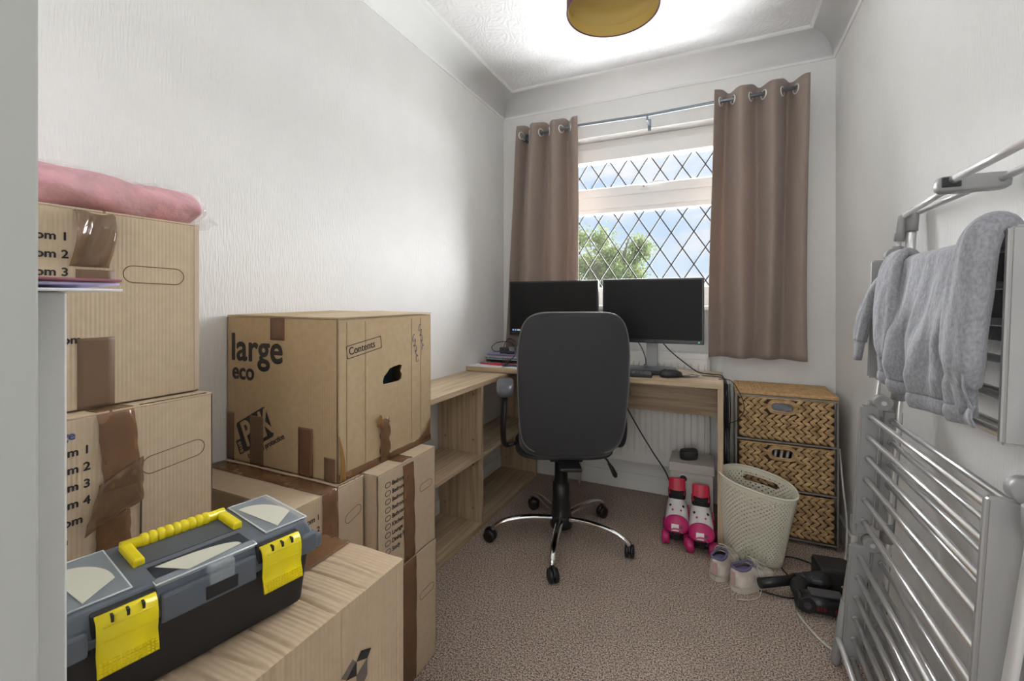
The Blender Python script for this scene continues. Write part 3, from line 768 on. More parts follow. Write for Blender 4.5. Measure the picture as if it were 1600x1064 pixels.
# G : foreground crushed box
def crushed():
    x0, x1, y0, y1, z1 = .375, .753, .168, .659, .615
    cx, cy = (x0 + x1) / 2, (y0 + y1) / 2
    t = thing('cardboard_box', 'crushed kraft box in the foreground carrying the toolbox', 'cardboard box', (cx, cy, 0))
    hx, hy = (x1 - x0) / 2, (y1 - y0) / 2
    rr = random.Random(9)
    creases = [-.10 + k * .031 + rr.uniform(-.009, .009) for k in range(11)]
    def dz(x, y):
        z = 0
        for c in creases:
            d = (y - c - (.10 * math.sin(c * 400)) * x)
            z -= .0042 * math.exp(-(d / .0026) ** 2) * (.6 + .4 * math.sin(c * 90))
        z += .0006 * math.sin(y * 60 + x * 11) + .0005 * math.sin(x * 47 + y * 13)
        z -= .010 * max(0, (hx - .09 - x) / (2 * hx)) * 1.5 * max(0, y / hy) ** 2
        z += .004 * math.exp(-((hx - x) / .03) ** 2) * 0
        z *= min(1, .22 + max(0, hx - x) / .02)
        if hx - x < .004: z -= .0015
        return z
    b = MB()
    b.sheet(60, 380, lambda u, v: (-hx + 2 * hx * u, -hy + 2 * hy * v, z1 + dz(-hx + 2 * hx * u, -hy + 2 * hy * v)))
    b.build('top_flap', CARD_BIG, t, fix=False)
    b = MB()
    def side(u, v):
        y = -hy + 2 * hy * u; top = z1 + dz(hx, y)
        off = .0
        for c in (-.06, -.02, .10, .0, .23): off -= .0025 * math.exp(-((y - c) / .003) ** 2) * (1 - .5 * v)
        return (hx + off, y, top * (1 - v))
    b.sheet(380, 24, side)
    b.sheet(20, 12, lambda u, v: (hx - 2 * hx * u, hy, (z1 + dz(hx - 2 * hx * u, hy)) * (1 - v)), smooth=False)
    b.sheet(20, 12, lambda u, v: (-hx + 2 * hx * u, -hy, (z1 + dz(-hx + 2 * hx * u, -hy)) * (1 - v)), smooth=False)
    b.sheet(20, 12, lambda u, v: (-hx, hy - 2 * hy * u, (z1 + dz(-hx, hy - 2 * hy * u)) * (1 - v)), smooth=False)
    b.build('carton', CARD_BIG, t, fix=False)
    # tape along the top seam
    def tp(u, v):
        x = -.022 + .082 * u + .0 * v; y = hy - .30 * v
        if v < .0: pass
        z = z1 + dz(x, y) + .0015 + .003 * abs(math.sin(9 * u + 6 * v)) * max(0, 1 - v * 1.6)
        return (x, y + .001, z)
    strip(t, tp, nu=12, nv=40)
    strip(t, lambda u, v: (-.022 + .082 * u, hy + .0015 + .001 * math.sin(12 * u), z1 - .004 - .06 * v), nu=8, nv=8)
    # printed arrow emblem on the side
    def E(pts, m=INK):
        b = MB(); b.poly([(hx + .0012, y - cy, z) for y, z in pts], (1, 0, 0), .0004); b.build('printed_emblem', m, t)
    import math as _m
    return t, cx, cy, hx
t, gcx, gcy, ghx = crushed()
def ray(px, py):
    l = (px - 800) / 694; v = -(py - 470) / 694; S_, C_ = math.sin(YAW), math.cos(YAW)
    return Vector((l * C_ - S_, l * S_ + C_, v))
# emblem: side lengths in metres on the box side (y forward, z up)
for k, pts in enumerate(([(0.574, 0.511), (0.551, 0.522), (0.542, 0.511), (0.565, 0.5)], [(0.533, 0.521), (0.54, 0.512), (0.519, 0.499), (0.509, 0.508)], [(0.541, 0.511), (0.541, 0.489), (0.519, 0.498)], [(0.565, 0.5), (0.565, 0.473), (0.555, 0.465), (0.541, 0.478), (0.541, 0.489)])):
    b = MB(); b.poly([(ghx + .0012, y - gcy, z) for y, z in pts], (1, 0, 0), .0004); b.build('printed_emblem', INK if k in (0, 2) else mat('grey_print', (.16, .135, .11), .7), t)

# ================================================================== TOOLBOX
def toolbox():
    t = thing('toolbox', 'black and grey plastic toolbox with yellow latches and handle', 'toolbox', (.592, .381, .6185), -R(11.4))
    L2, W2 = .148, .085
    b = MB()
    pr = [(.0, .074), (.03, .078), (.082, .084)]
    def prism(b, x0, y0, x1, y1, z0, z1, bev=.006):
        r = bmesh.ops.create_cube(b.bm, size=1)
        for v in r['verts']:
            top = v.co.z > 0; X = (x1 if top else x0); Y = (y1 if top else y0)
            v.co = Vector(((1 if v.co.x > 0 else -1) * X, (1 if v.co.y > 0 else -1) * Y, z1 if top else z0))
        es = list({e for v in r['verts'] for e in v.link_edges})
        bmesh.ops.bevel(b.bm, geom=es, offset=bev, segments=3, affect='EDGES', profile=.5)
    prism(b, .070, .130, .078, .140, 0, .092, .007)
    b.build('body', TBB, t)
    b = MB(); prism(b, .084, .147, .086, .148, .084, .096, .004); prism(b, .085, .147, .072, .137, .094, .126, .006)
    # thick chamfered shoulders at the ends
    for s in (-1, 1):
        b.box(-.060, .088, s * .150 - .008, s * .150 + .004, .082, .102, .004)
    # front apron between the latches
    b.box(.078, .0885, -.055, .055, .078, .112, .003)
    for s in (-1, 1): b.box(.076, .0885, s * .132 - .012, s * .132 + .012, .080, .108, .003)
    b.build('lid', TBG, t)
    # recess and raised parts on the lid
    b = MB(); b.box(-.052, .018, -.062, .062, .1255, .1268, .0005); b.build('handle_recess', mat('darker_slate_plastic', (.075, .09, .11), .5), t)
    # handle: ribbed grip with two arms
    hd = MB()
    hd.tube([(-.046, -.064, .131), (-.046, .064, .131)], .0082, 12)
    for k in range(9):
        y = -.038 + k * .0095; hd.tube([(-.046, y - .0045, .131), (-.046, y - .003, .131), (-.046, y, .131), (-.046, y + .003, .131), (-.046, y + .0045, .131)], [.008, .0098, .0103, .0098, .008], 12)
    for s in (-1, 1): hd.box(-.05, .018, s * .059 - .0065, s * .059 + .0065, .125, .136, .003)
    hd.build('handle', YEL, t)
    # clear organiser lids
    def clear(x0, x1, y0, y1, z, nm='organiser_lid'):
        b = MB(); b.box(x0, x1, y0, y1, z, z + .0065, .003); o = b.build(nm, CLEARP, t)
        b = MB(); b.tube([(x0, y0, z + .005), (x1, y0, z + .005), (x1, y1, z + .005), (x0, y1, z + .005)], .0013, 6, closed=True); b.build('lid_rim', mat('clear_plastic_rim', (.75, .78, .8), .2), o)
        b = MB()
        n = 14; p = []
        for k in range(n + 1):
            a = -.2 + 1.9 * k / n; p.append((x0 + (x1 - x0) * (.18 + .62 * (1 - math.cos(a)) / 1.3), y0 + (y1 - y0) * (.22 + .66 * math.sin(min(a, 1.57))), z - .0005))
        p += [(x1 - .004, y0 + .30 * (y1 - y0), z + .0068)]
        p = [(x_, y_, z + .0068) for x_, y_, z_ in p]; b.poly(p, (0, 0, 1), .0003)
        o2 = b.build('paper_insert', MANUAL, o); 
    clear(-.066, .066, .078, .139, .1225); clear(-.066, .066, -.139, -.078, .1225)
    clear(.026, .080, -.058, .058, .1195)
    b = MB(); b.box(.0790, .0915, -.004, .026, .100, .124, .002); b.build('organiser_clasp', CLEARP, t)
    b = MB(); b.box(.0885, .0905, -.008, .030, .083, .100, .001); b.build('clasp_recess', BLACKM, t)
    # latches
    for s in (-1, 1):
        yc = s * .0875
        b = MB()
        prof = [(.0800, .117), (.0870, .1185), (.0925, .114), (.0950, .104), (.0945, .090), (.0930, .080), (.0960, .070), (.0975, .066), (.0985, .058)]
        A = []; n = len(prof)
        for y in (yc - .0275, yc + .0275):
            A.append([b.bm.verts.new((x, y, z)) for x, z in prof])
        for k in range(n - 1): b.bm.faces.new((A[0][k], A[1][k], A[1][k + 1], A[0][k + 1])).smooth = True
        o = b.build('latch', YEL, t); thick(o, .004, 0)
        b = MB()
        for i in range(14):
            for j in range(4):
                y = yc - .0245 + i * .0038; z = .061 + j * .0035
                b.box(.0985 - j * .0004, .1008 - j * .0004, y - .0012, y + .0012, z - .0011, z + .0011)
        b.tube([(.0968, yc - .022, .110), (.0968, yc + .022, .110)], .0008, 5); b.tube([(.0968, yc - .022, .094), (.0968, yc + .022, .094)], .0008, 5)
        b.build('latch_grip', YEL, o)
        b = MB(); 
        for i in (-.014, 0, .014): b.box(.0870, .0965, yc + i - .0012, yc + i + .0012, .1125, .1195)
        b.build('latch_slot', BLACKM, o)
        b = MB(); b.box(.070, .0835, yc - .030, yc + .030, .078, .121, .002); b.build('latch_recess', BLACKM, t)
toolbox()

# ================================================================== PINK ROLL
def pink():
    t = thing('fabric_roll', 'pink fluffy fabric rolled up in clear polythene, on the topmost box', 'fabric roll', (.20, .40, 1.245))
    b = MB(); rr = random.Random(2)
    y0, y1 = -.16, .205
    def f(u, v, g=0):
        a = 2 * PI * u; y = y0 + (y1 - y0) * v
        taper = 1 if v < .93 else 1 - ((v - .93) / .07) ** 2 * .55
        if v < .04: taper = .5 + .5 * v / .04
        r = .047 + .008 * (1 - v)
        rx = (.085 + .0 * v + g) * taper; rz = (.0385 + .006 * (1 - v) + g) * taper
        z = .043 + rz * math.sin(a) * (1.0) + .0045 * math.sin(3 * a + 11 * v) + .002 * math.sin(23 * v + 2 * a)
        return (-.01 + rx * math.cos(a), y, max(.0015, z))
    b.sheet(40, 50, f, closed_u=True); 
    o = b.build('fabric', PINKF, t)
    b = MB(); b.sheet(44, 60, lambda u, v: (lambda p: (p[0], p[1] * 1.03 + .002, max(.0008, p[2] + .001)))(f(u, v, .0045 + .002 * math.sin(31 * v + 9 * u))), closed_u=True)
    b.sheet(14, 12, lambda u, v: (-.08 + .16 * u, y1 - .01 + .055 * v * (.7 + .3 * math.sin(5 * u)), .012 + .03 * (1 - v) * abs(math.sin(7 * u)) * .8))
    b.build('wrapping_film', FILM, t)
pink()

# ================================================================== NEAR LEFT: cabinet, papers, door
t = thing('white_cabinet', 'plain white cabinet at the left edge, papers lying on it', 'cabinet', (.60, -.10, 0))
b = MB(); b.box(-.24, .242, -.25, .2605, .0, 1.0965, .002); b.build('body', mat('white_melamine', (.66, .67, .65), .45), t)
for k in range(3):
    b = MB(); b.box(-.22, .22, -.262, -.25, .04 + k * .345, .375 + k * .345, .003); o = b.build('drawer', MATS['white_melamine'], t)
    b = MB(); b.tube([(-.06, -.262, .2 + k * .345), (-.06, -.285, .2 + k * .345), (.06, -.285, .2 + k * .345), (.06, -.262, .2 + k * .345)], .005, 8); b.build('drawer_handle', ALUP, o)
for k, (m, lab, dx) in enumerate(((PAPERW, 'white stapled papers lying open on the white cabinet, lowest of the pile', .012), (mat('lavender_paper', (.55, .5, .75), .6), 'lavender booklet between white papers on the white cabinet', .004), (mat('maroon_card', (.28, .09, .12), .6), 'thin maroon booklet topmost on the white cabinet', .010))):
    z = 1.0968 + k * .0026
    def pg(u, v, z=z, k=k, dx=dx):
        x = .60 + .29 * u + dx * .5; y = -.12 + .29 * v
        return (x, y, z + (.0014 * (u ** 8) * (1 if k else -.2)))
    b = MB(); b.sheet(14, 6, pg); o = b.build('booklet' if k else 'paper_stack', m); thick(o, .0018, 1); tag(o, lab, 'booklet' if k else 'papers')
# open door leaf
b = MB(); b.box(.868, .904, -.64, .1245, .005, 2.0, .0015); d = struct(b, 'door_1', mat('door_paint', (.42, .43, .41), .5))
b = MB(); b.tube([(.904, .06, 1.0), (.93, .06, 1.0), (.935, -.04, 1.0)], .008, 10); b.cyl((.904, .06, 1.0), (.908, .06, 1.0), .024)
b.bm.free()

# ================================================================== OFFICE CHAIR
def chair():
    t = thing('office_chair', 'charcoal fabric office chair on a chrome five-star base', 'office chair', (.627, 1.943, 0), YAW)
    # backrest
    b = MB(); H0, H1 = .44, 1.045
    outl = []
    n = 64
    for i in range(n):
        a = 2 * PI * i / n; c, s = math.cos(a), math.sin(a); p = 6
        u = .232 * abs(c) ** (2 / p) * (1 if c >= 0 else -1); v = .3025 * abs(s) ** (2 / (5 if s > 0 else 6)) * (1 if s >= 0 else -1)
        wd = 1.0 - .055 * max(0, -v / .3) - .03 * max(0, (v - .12) / .18)
        outl.append((u * wd, v))
    def fb(u, v, w_):
        z = H0 + .3025 + v; lean = -.035 * (v / .3) + .030 * (abs(v) / .3) ** 2 * (1 if v < 0 else .4)
        curve = .035 * (u / .24) ** 2
        return (.028 + u, -.205 + w_ + lean + curve, z)
    b.pillow(outl, .030, fb, layers=((-1, .93), (-.86, .985), (-.4, 1), (.3, .985), (1, .90)), cap_rings=5)
    back = b.build('backrest', CHAIRF, t)
    b = MB(); b.tube([fb(u * .992, v * .992, -.024) for u, v in outl], .0035, 6, closed=True); b.build('piping', CHAIRE, back)
    # seat
    so = superell(.43, .47, 48, 4)
    b = MB(); b.pillow(so, .038, lambda u, v, w_: (.022 + u, .065 + v, .462 + w_ - .012 * max(0, v) / .25), layers=((-1, .93), (-.5, 1), (.4, 1), (1, .92)), cap_rings=3)
    b.build('seat', CHAIRF, t)
    b = MB(); b.pillow(superell(.44, .42, 40, 4), .010, lambda u, v, w_: (.01 + u, .06 + v, .418 + w_), cap_rings=1); b.build('seat_pan', BLACKM, t)
    b = MB(); b.box(-.06, .085, -.10, .12, .385, .412, .006); b.box(-.03, .06, -.235, -.08, .392, .408, .005); b.build('tilt_mechanism', BLACK, t)
    b = MB(); b.tube(bez([(.04, -.02, .395), (.12, -.03, .392), (.19, -.04, .384), (.215, -.045, .352)]), .0045, 8)
    o = b.build('tilt_lever', BLACK, t)
    b = MB(); b.tube([(.208, -.044, .362), (.222, -.046, .340), (.236, -.048, .312), (.240, -.049, .302)], [.010, .016, .019, .012], 12, flat=.6); b.build('lever_paddle', BLACK, o)
    # column
    b = MB(); b.solid([(.044, .095), (.046, .12), (.039, .20), (.038, .26), (.030, .262), (.029, .39)], n=28); b.build('gas_lift_cover', BLACK, t)
    b = MB(); b.solid([(.050, .062), (.052, .09), (.046, .115), (.030, .118)], n=28); b.build('hub', BLACK, t)
    # legs
    for k in range(5):
        a = R(282 + 72 * k) - YAW; ca, sa = math.cos(a), math.sin(a)
        prof = [(.035, .098), (.09, .104), (.16, .106), (.225, .100), (.275, .088), (.303, .072), (.315, .055)]
        b = MB(); b.tube([(ca * r, sa * r, z) for r, z in bez([(r, z, 0) for r, z in prof], 4) for r, z in [(r, z)]] if False else [(ca * q[0], sa * q[0], q[1]) for q in bez([(r, z, 0) for r, z in prof], 4)], [.019 - .007 * i / 24 for i in range(25)], 12, flat=.75)
        leg = b.build('leg', CHROME, t)
        b = MB(); b.cyl((ca * .315, sa * .315, .045), (ca * .315, sa * .315, .068), .006)
        b.build('caster_stem', CHROME, leg)
        b = MB(); a2 = a + (k * 1.3 + .5); c = Vector((ca * .315 + .012 * math.cos(a2), sa * .315 + .012 * math.sin(a2), .0275)); ax = Vector((-math.sin(a2), math.cos(a2), 0))
        for s in (-1, 1):
            q = ax.to_track_quat('Z', 'Y').to_matrix().to_4x4()
            prof2 = [(.008, 0), (.0265, .001), (.0275, .006), (.0265, .014), (.018, .0165), (.004, .017)]
            b.solid([(r, s * (z + .0035)) for r, z in prof2], c, 24, M=q)
        b.tube([c + Vector((math.cos(a2) * .024 * math.cos(x), math.sin(a2) * .024 * math.cos(x), .030 * math.sin(x) + .002)) for x in [PI * i / 10 for i in range(11)]], .0075, 8)
        b.build('caster', BLACK, leg)
    # armrests
    for s in (-1, 1):
        x = s * .268 + .010
        b = MB(); b.tube(bez([(x - s * .03, .03, .425), (x, .0, .43), (x + s * .008, -.02, .50), (x + s * .004, -.01, .60), (x, .03, .662)]), .0155, 10, flat=.6); b.tube([(x - s * .06, .05, .424), (x - s * .01, .01, .428)], .016, 8, flat=.5)
        arm = b.build('arm_support', BLACK, t)
        b = MB(); ao = superell(.082, .27, 36, 3)
        b.pillow(ao, .024, lambda u, v, w_: (x + u, .075 + v, .688 + w_ - .012 * (v / .135) ** 2), cap_rings=3); b.build('arm_pad', ARMM, arm)
chair()

# ================================================================== MONITORS
def monitor(label, cx, cy, z0, wd, ht, rz, stand, icons):
    t = thing('computer_monitor', label, 'monitor', (cx, cy, DZ), rz)
    b = MB(); b.box(-wd / 2, wd / 2, 0, .022, z0 - DZ, z0 + ht - DZ, .003); b.box(-wd * .33, wd * .33, .02, .042, z0 + .05 - DZ, z0 + ht - .06 - DZ, .008); b.build('casing', BEZEL, t)
    b = MB(); b.box(-wd / 2 + .010, wd / 2 - .010, -.0012, .0005, z0 + .020 - DZ, z0 + ht - .010 - DZ); scr = b.build('screen', SCREEN, t)
    b = MB(); b.box(-.03, .03, .035, .052, .012, z0 + ht * .6 - DZ, .004); b.build('stand_column', stand, t)
    b = MB(); b.box(-.12, .12, -.02 if stand is BLACK else .0, .09 if stand is BLACK else .085, .0005, .012, .004); b.build('stand_base', stand, t)
    if icons:
        for k, c in enumerate((SKY_W, SKY_W, mat('pale_icon_light', (.3, .3, .3), .5, emit=(.5, .55, .5), estr=.6))):
            b = MB(); x = -wd / 2 + .020 + k * .016; b.box(x, x + .010 + (.008 if k == 2 else 0), -.0022, -.0010, z0 + .025 - DZ, z0 + .034 - DZ); tag(b.build('taskbar_icon', c, scr), 'small lit taskbar icon')
    else:
        b = MB(); b.box(wd / 2 - .028, wd / 2 - .020, -.0016, -.0004, z0 + .007 - DZ, z0 + .014 - DZ); tag(b.build('power_light', mat('teal_led', (.05, .3, .3), .4, emit=(.1, .5, .5), estr=.5), t), 'teal power light')
        b = MB(); b.box(-.032, -.018, -.0010, 0, z0 + .0085 - DZ, z0 + .0115 - DZ); b.box(-.014, .010, -.0010, 0, z0 + .0085 - DZ, z0 + .0115 - DZ); b.build('printed_logo', mat('grey_logo_print', (.07, .07, .07), .5), t)
    return t
monitor('black computer monitor on the left of the desk, taskbar icons lit', .411, 2.42, .887, .540, .318, 0, BLACK, True)
monitor('black computer monitor on the right of the desk, on a silver column', .961, 2.425, .868, .512, .340, 0.02, ALUD, False)

# desk things
def laptop():
    t = thing('laptop', 'closed black laptop lying under the right monitor', 'laptop', (.965, 2.315, DZ + .001), R(4))
    b = MB(); b.box(-.17, .125, -.055, .105, .004, .016, .004); b.build('base', BLACKM, t)
    b = MB(); b.box(-.17, .125, -.055, .105, .0168, .0235, .003); b.build('screen_lid', mat('dark_slate_lid', (.03, .034, .045), .28), t)
    b = MB()
    for x in (-.15, .105):
        for y in (-.045, .09): b.cyl((x, y, 0), (x, y, .005), .006)
    b.build('rubber_foot', BLACKM, t)
laptop()
def keyboard():
    t = thing('keyboard', 'black keyboard at the front of the desk, half behind the office chair', 'keyboard', (.845, 2.195, DZ + .0005), R(5))
    b = MB(); b.box(-.215, .150, -.032, .055, 0, .014, .004); b.build('case', BLACKM, t)
    km = mat('grey_keys', (.10, .10, .105), .5); b = MB()
    for j in range(5):
        for i in range(20):
            x = -.208 + i * .0176 + (j % 2) * .003; y = -.025 + j * .0155
            b.box(x, x + .0145, y, y + .0125, .013, .0205, .0015, 1)
    b.build('keys', km, t)
keyboard()
t = thing('computer_mouse', 'black computer mouse beside the keyboard', 'mouse', (1.075, 2.245, DZ + .0005), R(-70))
b = MB(); b.pillow(superell(.060, .104, 32, 2.4), .017, lambda u, v, w_: (u * (1 - .12 * (w_ > .01)), v, .018 + w_ * (1 - .25 * (v / .05))), layers=((-1, .85), (-.6, .98), (0, 1), (.6, .9), (1, .62)), cap_rings=3); o = b.build('shell', BLACK, t)
b = MB(); b.cyl((-.004, -.028, .030), (.004, -.028, .030), .0085); b.build('scroll_wheel', BLACKM, t)
# trays / folders at the left end of the desk
t = thing('letter_tray', 'grey document tray stack at the left end of the desk', 'document tray', (.17, 2.37, DZ))
b = MB()
b.box(-.135, .125, -.06, .12, .0, .004, .001); b.box(-.135, .125, -.06, .12, .022, .026, .001)
for x in (-.135, .121): b.box(x, x + .004, -.06, .12, 0, .045, .001)
b.box(-.135, .125, .116, .12, 0, .045); b.box(-.135, .125, -.0615, -.058, .034, .046, .001); b.build('tray', TRAYP, t)
tag(MB().box(.045, .290, 2.315, 2.48, DZ + .0265, DZ + .0315, .001).box(.05, .285, 2.32, 2.47, DZ + .0315, DZ + .036, .001).build('paper_stack', PAPERW), 'papers stacked inside the grey document tray', 'papers')
tag(MB().box(.055, .275, 2.313, 2.315, DZ + .028, DZ + .036).build('paper_label', TEAL), 'teal and white label edge at the front of the tray papers', 'label')
b = MB(); b.box(.052, .330, 2.305, 2.485, DZ + .046, DZ + .052, .001); tag(b.build('folder', PURP), 'purple folder lying on the document tray', 'folder')
b = MB(); b.box(.048, .300, 2.308, 2.48, DZ + .0525, DZ + .0565, .001); tag(b.build('notebook', mat('lilac_paper', (.30, .27, .48), .6)), 'lilac notebook on the purple folder under the power adapter', 'notebook')
def adapter():
    z = DZ + .057
    t = thing('power_adapter', 'black power adapter with looped cable on the lilac notebook', 'power adapter', (.145, 2.345, z))
    b = MB(); b.box(-.030, .026, -.022, .022, 0, .036, .007, M=Matrix.Rotation(.5, 4, 'Z')); b.box(.018, .065, -.030, .000, 0, .016, .004); b.build('adapter_body', BLACKM, t)
    b = MB(); b.tube(bez([(-.02, .0, .01), (-.06, -.015, .012), (-.085, .0, .035), (-.05, .02, .062), (.03, .01, .065), (.075, -.02, .035), (.07, -.03, .01)]), .0024, 8)
    b.tube(bez([(-.005, 0, .03), (.0, .01, .065), (.035, .0, .088), (.075, -.02, .066), (.092, -.04, .02), (.088, -.066, -.01), (.078, -.10, -.025)]), .0024, 8); b.build('cable', CABLE, t)
    b = MB(); b.tube([(.0795, -.096, -.024), (.069, -.118, -.040), (.063, -.130, -.048)], [.003, .006, .0065], 10); b.build('plug', BLACKM, t)
adapter()
def sheet_of_paper(label, cx, cy, w_, h_, rz, z, m=PAPERW, prints=()):
    t = thing('paper_sheet' if not prints else 'leaflet', label, 'paper' if not prints else 'leaflet', (cx, cy, z), rz)
    b = MB(); b.box(-w_ / 2, w_ / 2, -h_ / 2, h_ / 2, 0, .0012); b.build('page', m, t)
    for (x0, x1, y0, y1, mm) in prints:
        b = MB(); b.box(x0, x1, y0, y1, .0012, .0015); b.build('printed_patch', mm, t)
sheet_of_paper('white sheet of paper at the left front corner of the desk', .095, 2.215, .20, .115, .12, DZ + .0005)
sheet_of_paper('red-edged card behind the white sheet, under the red pens', .165, 2.255, .13, .05, .05, DZ + .0021, mat('pink_card', (.7, .25, .28), .6))
sheet_of_paper('printed leaflet with green print beside the chair back', .335, 2.215, .21, .11, -.15, DZ + .0005, prints=((-.02, .02, -.01, .02, mat('dark_print', (.1, .12, .12), .6)), (.04, .10, -.05, .0, GRN), (.03, .08, .015, .03, TEAL)))
sheet_of_paper('folded leaflet with teal print next to the document tray', .345, 2.295, .13, .07, .3, DZ + .0035, mat('bluish_paper', (.60, .68, .72), .6), prints=((-.05, .02, -.03, .0, TEAL),))
def pen(label, x, y, rz, m, cat='pen', L_=.14, r=.0045, z=.0065):
    t = thing('pen', label, cat, (x, y, DZ + z), rz)
    b = MB(); b.tube([(-L_ / 2, 0, 0), (-L_ / 2 + .004, 0, 0), (L_ / 2 - .012, 0, 0), (L_ / 2, 0, 0)], [r * .7, r, r, r * .2], 10); b.build('barrel', m, t)
    b = MB(); b.tube([(-L_ / 2 - .001, 0, 0), (-L_ / 2 + .05, 0, 0)], r * 1.2, 10); b.build('cap', m, t)
pen('red pen nearest the wall on the white sheet', .110, 2.235, -.12, RED)
pen('long red pen lying on the pink card', .195, 2.238, .03, RED, z=.009)
pen('dark blue pen between the white sheet and the leaflet', .262, 2.225, .10, mat('navy_plastic', (.03, .06, .13), .4))
b = MB()
for k in range(3):
    x = .165 + k * .014; b.tube([(x, 2.262, DZ + .006), (x + .012, 2.262, DZ + .040)], .0011, 5); b.tube([(x + .004, 2.26, DZ + .006), (x + .015, 2.262, DZ + .036)], .0011, 5)
    b.box(x - .004, x + .006, 2.256, 2.266, DZ + .004, DZ + .012, .001)
tag(b.build('binder_clips', BLACKM), 'three small black and silver binder clips on the red-edged card', 'clips')
# ------- cables on the desk
def cable(label, pts, r=.0024, m=CABLE, n=8, name='cable'):
    b = MB(); b.tube(bez(pts, n), r, 8); return tag(b.build(name, m), label, 'cable')
z = DZ + .003
cable('black cable hanging from the left side of the right monitor down to the laptop', [(.86, 2.455, .90), (.90, 2.462, .85), (.925, 2.46, .79), (.93, 2.445, .755), (.925, 2.42, .752)])
cable('thick black cable running down from the right monitor to the desk edge', [(1.0, 2.46, .89), (1.05, 2.462, .83), (1.13, 2.455, .765), (1.19, 2.43, z + .002), (1.25, 2.40, z), (1.302, 2.36, z - .004), (1.308, 2.34, .64)], .003)
cable('tangled black and white cable behind the mouse', [(1.095, 2.33, z), (1.13, 2.28, z), (1.17, 2.31, z + .004), (1.13, 2.345, z + .002), (1.09, 2.30, z), (1.13, 2.255, z), (1.18, 2.265, z + .003), (1.20, 2.31, z), (1.16, 2.36, z), (1.11, 2.36, z)], .0018)
cable('white cable coiled behind the mouse', [(1.05, 2.345, z + .004), (1.10, 2.32, z + .006), (1.16, 2.285, z + .006), (1.22, 2.29, z), (1.19, 2.33, z + .004), (1.13, 2.32, z + .008), (1.09, 2.345, z + .006)], .0022, WCABLE)
cable('black cable running along the desktop and over its right edge', [(1.05, 2.375, z + .02), (1.12, 2.36, z + .002), (1.22, 2.345, z), (1.296, 2.31, z + .001), (1.315, 2.29, z - .02), (1.32, 2.28, .60), (1.318, 2.28, .45), (1.314, 2.285, .30)], .0026)
cable('thin black cable looping out over the basket drawers', [(1.28, 2.27, z), (1.335, 2.245, z - .002), (1.375, 2.235, .66), (1.385, 2.235, .60), (1.355, 2.24, .55), (1.322, 2.25, .52), (1.316, 2.26, .40)], .0018)
b = MB()
rr = random.Random(12)
for k in range(9):
    x = 1.308 + rr.uniform(0, .022); y = 2.30 + rr.uniform(-.02, .05)
    b.tube(bez([(x + rr.uniform(-.003, .006), y + rr.uniform(-.02, .02), .70 - i * .14) for i in range(5)] + [(x, y, .02)], 5), .0028, 6)
tag(b.build('cable_bundle', CABLE), 'bundle of black cables hanging between desk and basket drawers', 'cables', kind='stuff')
cable('black cable sagging under the desk down to the roller skates', [(.79, 2.40, .69), (.83, 2.38, .56), (.90, 2.36, .44), (.98, 2.33, .33), (1.045, 2.30, .25), (1.08, 2.27, .18)], .0035)
cable('black cable looping on the carpet between hamper and vacuum', [(1.42, 1.90, .004), (1.52, 1.90, .004), (1.585, 1.96, .004), (1.55, 2.02, .004), (1.515, 2.10, .004), (1.53, 2.19, .004), (1.60, 2.20, .004), (1.70, 2.13, .004), (1.76, 2.06, .004)], .0028)
cable('white cable coming down beside the basket drawers to the floor', [(1.765, 2.38, .44), (1.768, 2.34, .30), (1.778, 2.32, .15), (1.765, 2.27, .03), (1.74, 2.20, .006)], .004, WCABLE)
cable('white cable crossing the carpet under the clothes airer', [(1.53, 1.815, .005), (1.545, 1.77, .005), (1.58, 1.70, .005), (1.62, 1.66, .006), (1.67, 1.72, .006), (1.735, 1.76, .02), (1.766, 1.765, .03)], .0035, WCABLE)

# ================================================================== UNDER DESK: storage box + skates
t = thing('storage_box', 'pale lidded storage box with a round hole, under the desk behind the roller skates', 'storage box', (1.165, 2.345, 0))
b = MB(); b.box(-.095, .095, -.085, .085, 0, .30, .003); b.build('carton', BOXW, t)
b = MB(); b.box(-.1, .1, -.09, .09, .275, .318, .003); b.build('lid', BOXW, t)
b = MB(); b.cyl((-.035, -.0855, .245), (-.035, -.088, .245), .016, n=20); b.build('finger_hole', BLACKM, t)
b = MB(); b.tube([(-.035 + .018 * math.cos(2 * PI * k / 20), -.0875, .245 + .018 * math.sin(2 * PI * k / 20)) for k in range(20)], .002, 6, closed=True); b.build('hole_rim', ALUP, t)
t = thing('black_pouch', 'small black rounded pouch on the storage box lid', 'pouch', (1.150, 2.335, .3185))
b = MB(); b.pillow(superell(.085, .07, 28, 2.8), .021, lambda u, v, w_: (u, v, .022 + w_ + .004 * math.sin(40 * u)), cap_rings=2); b.build('pouch', BLACKM, t)
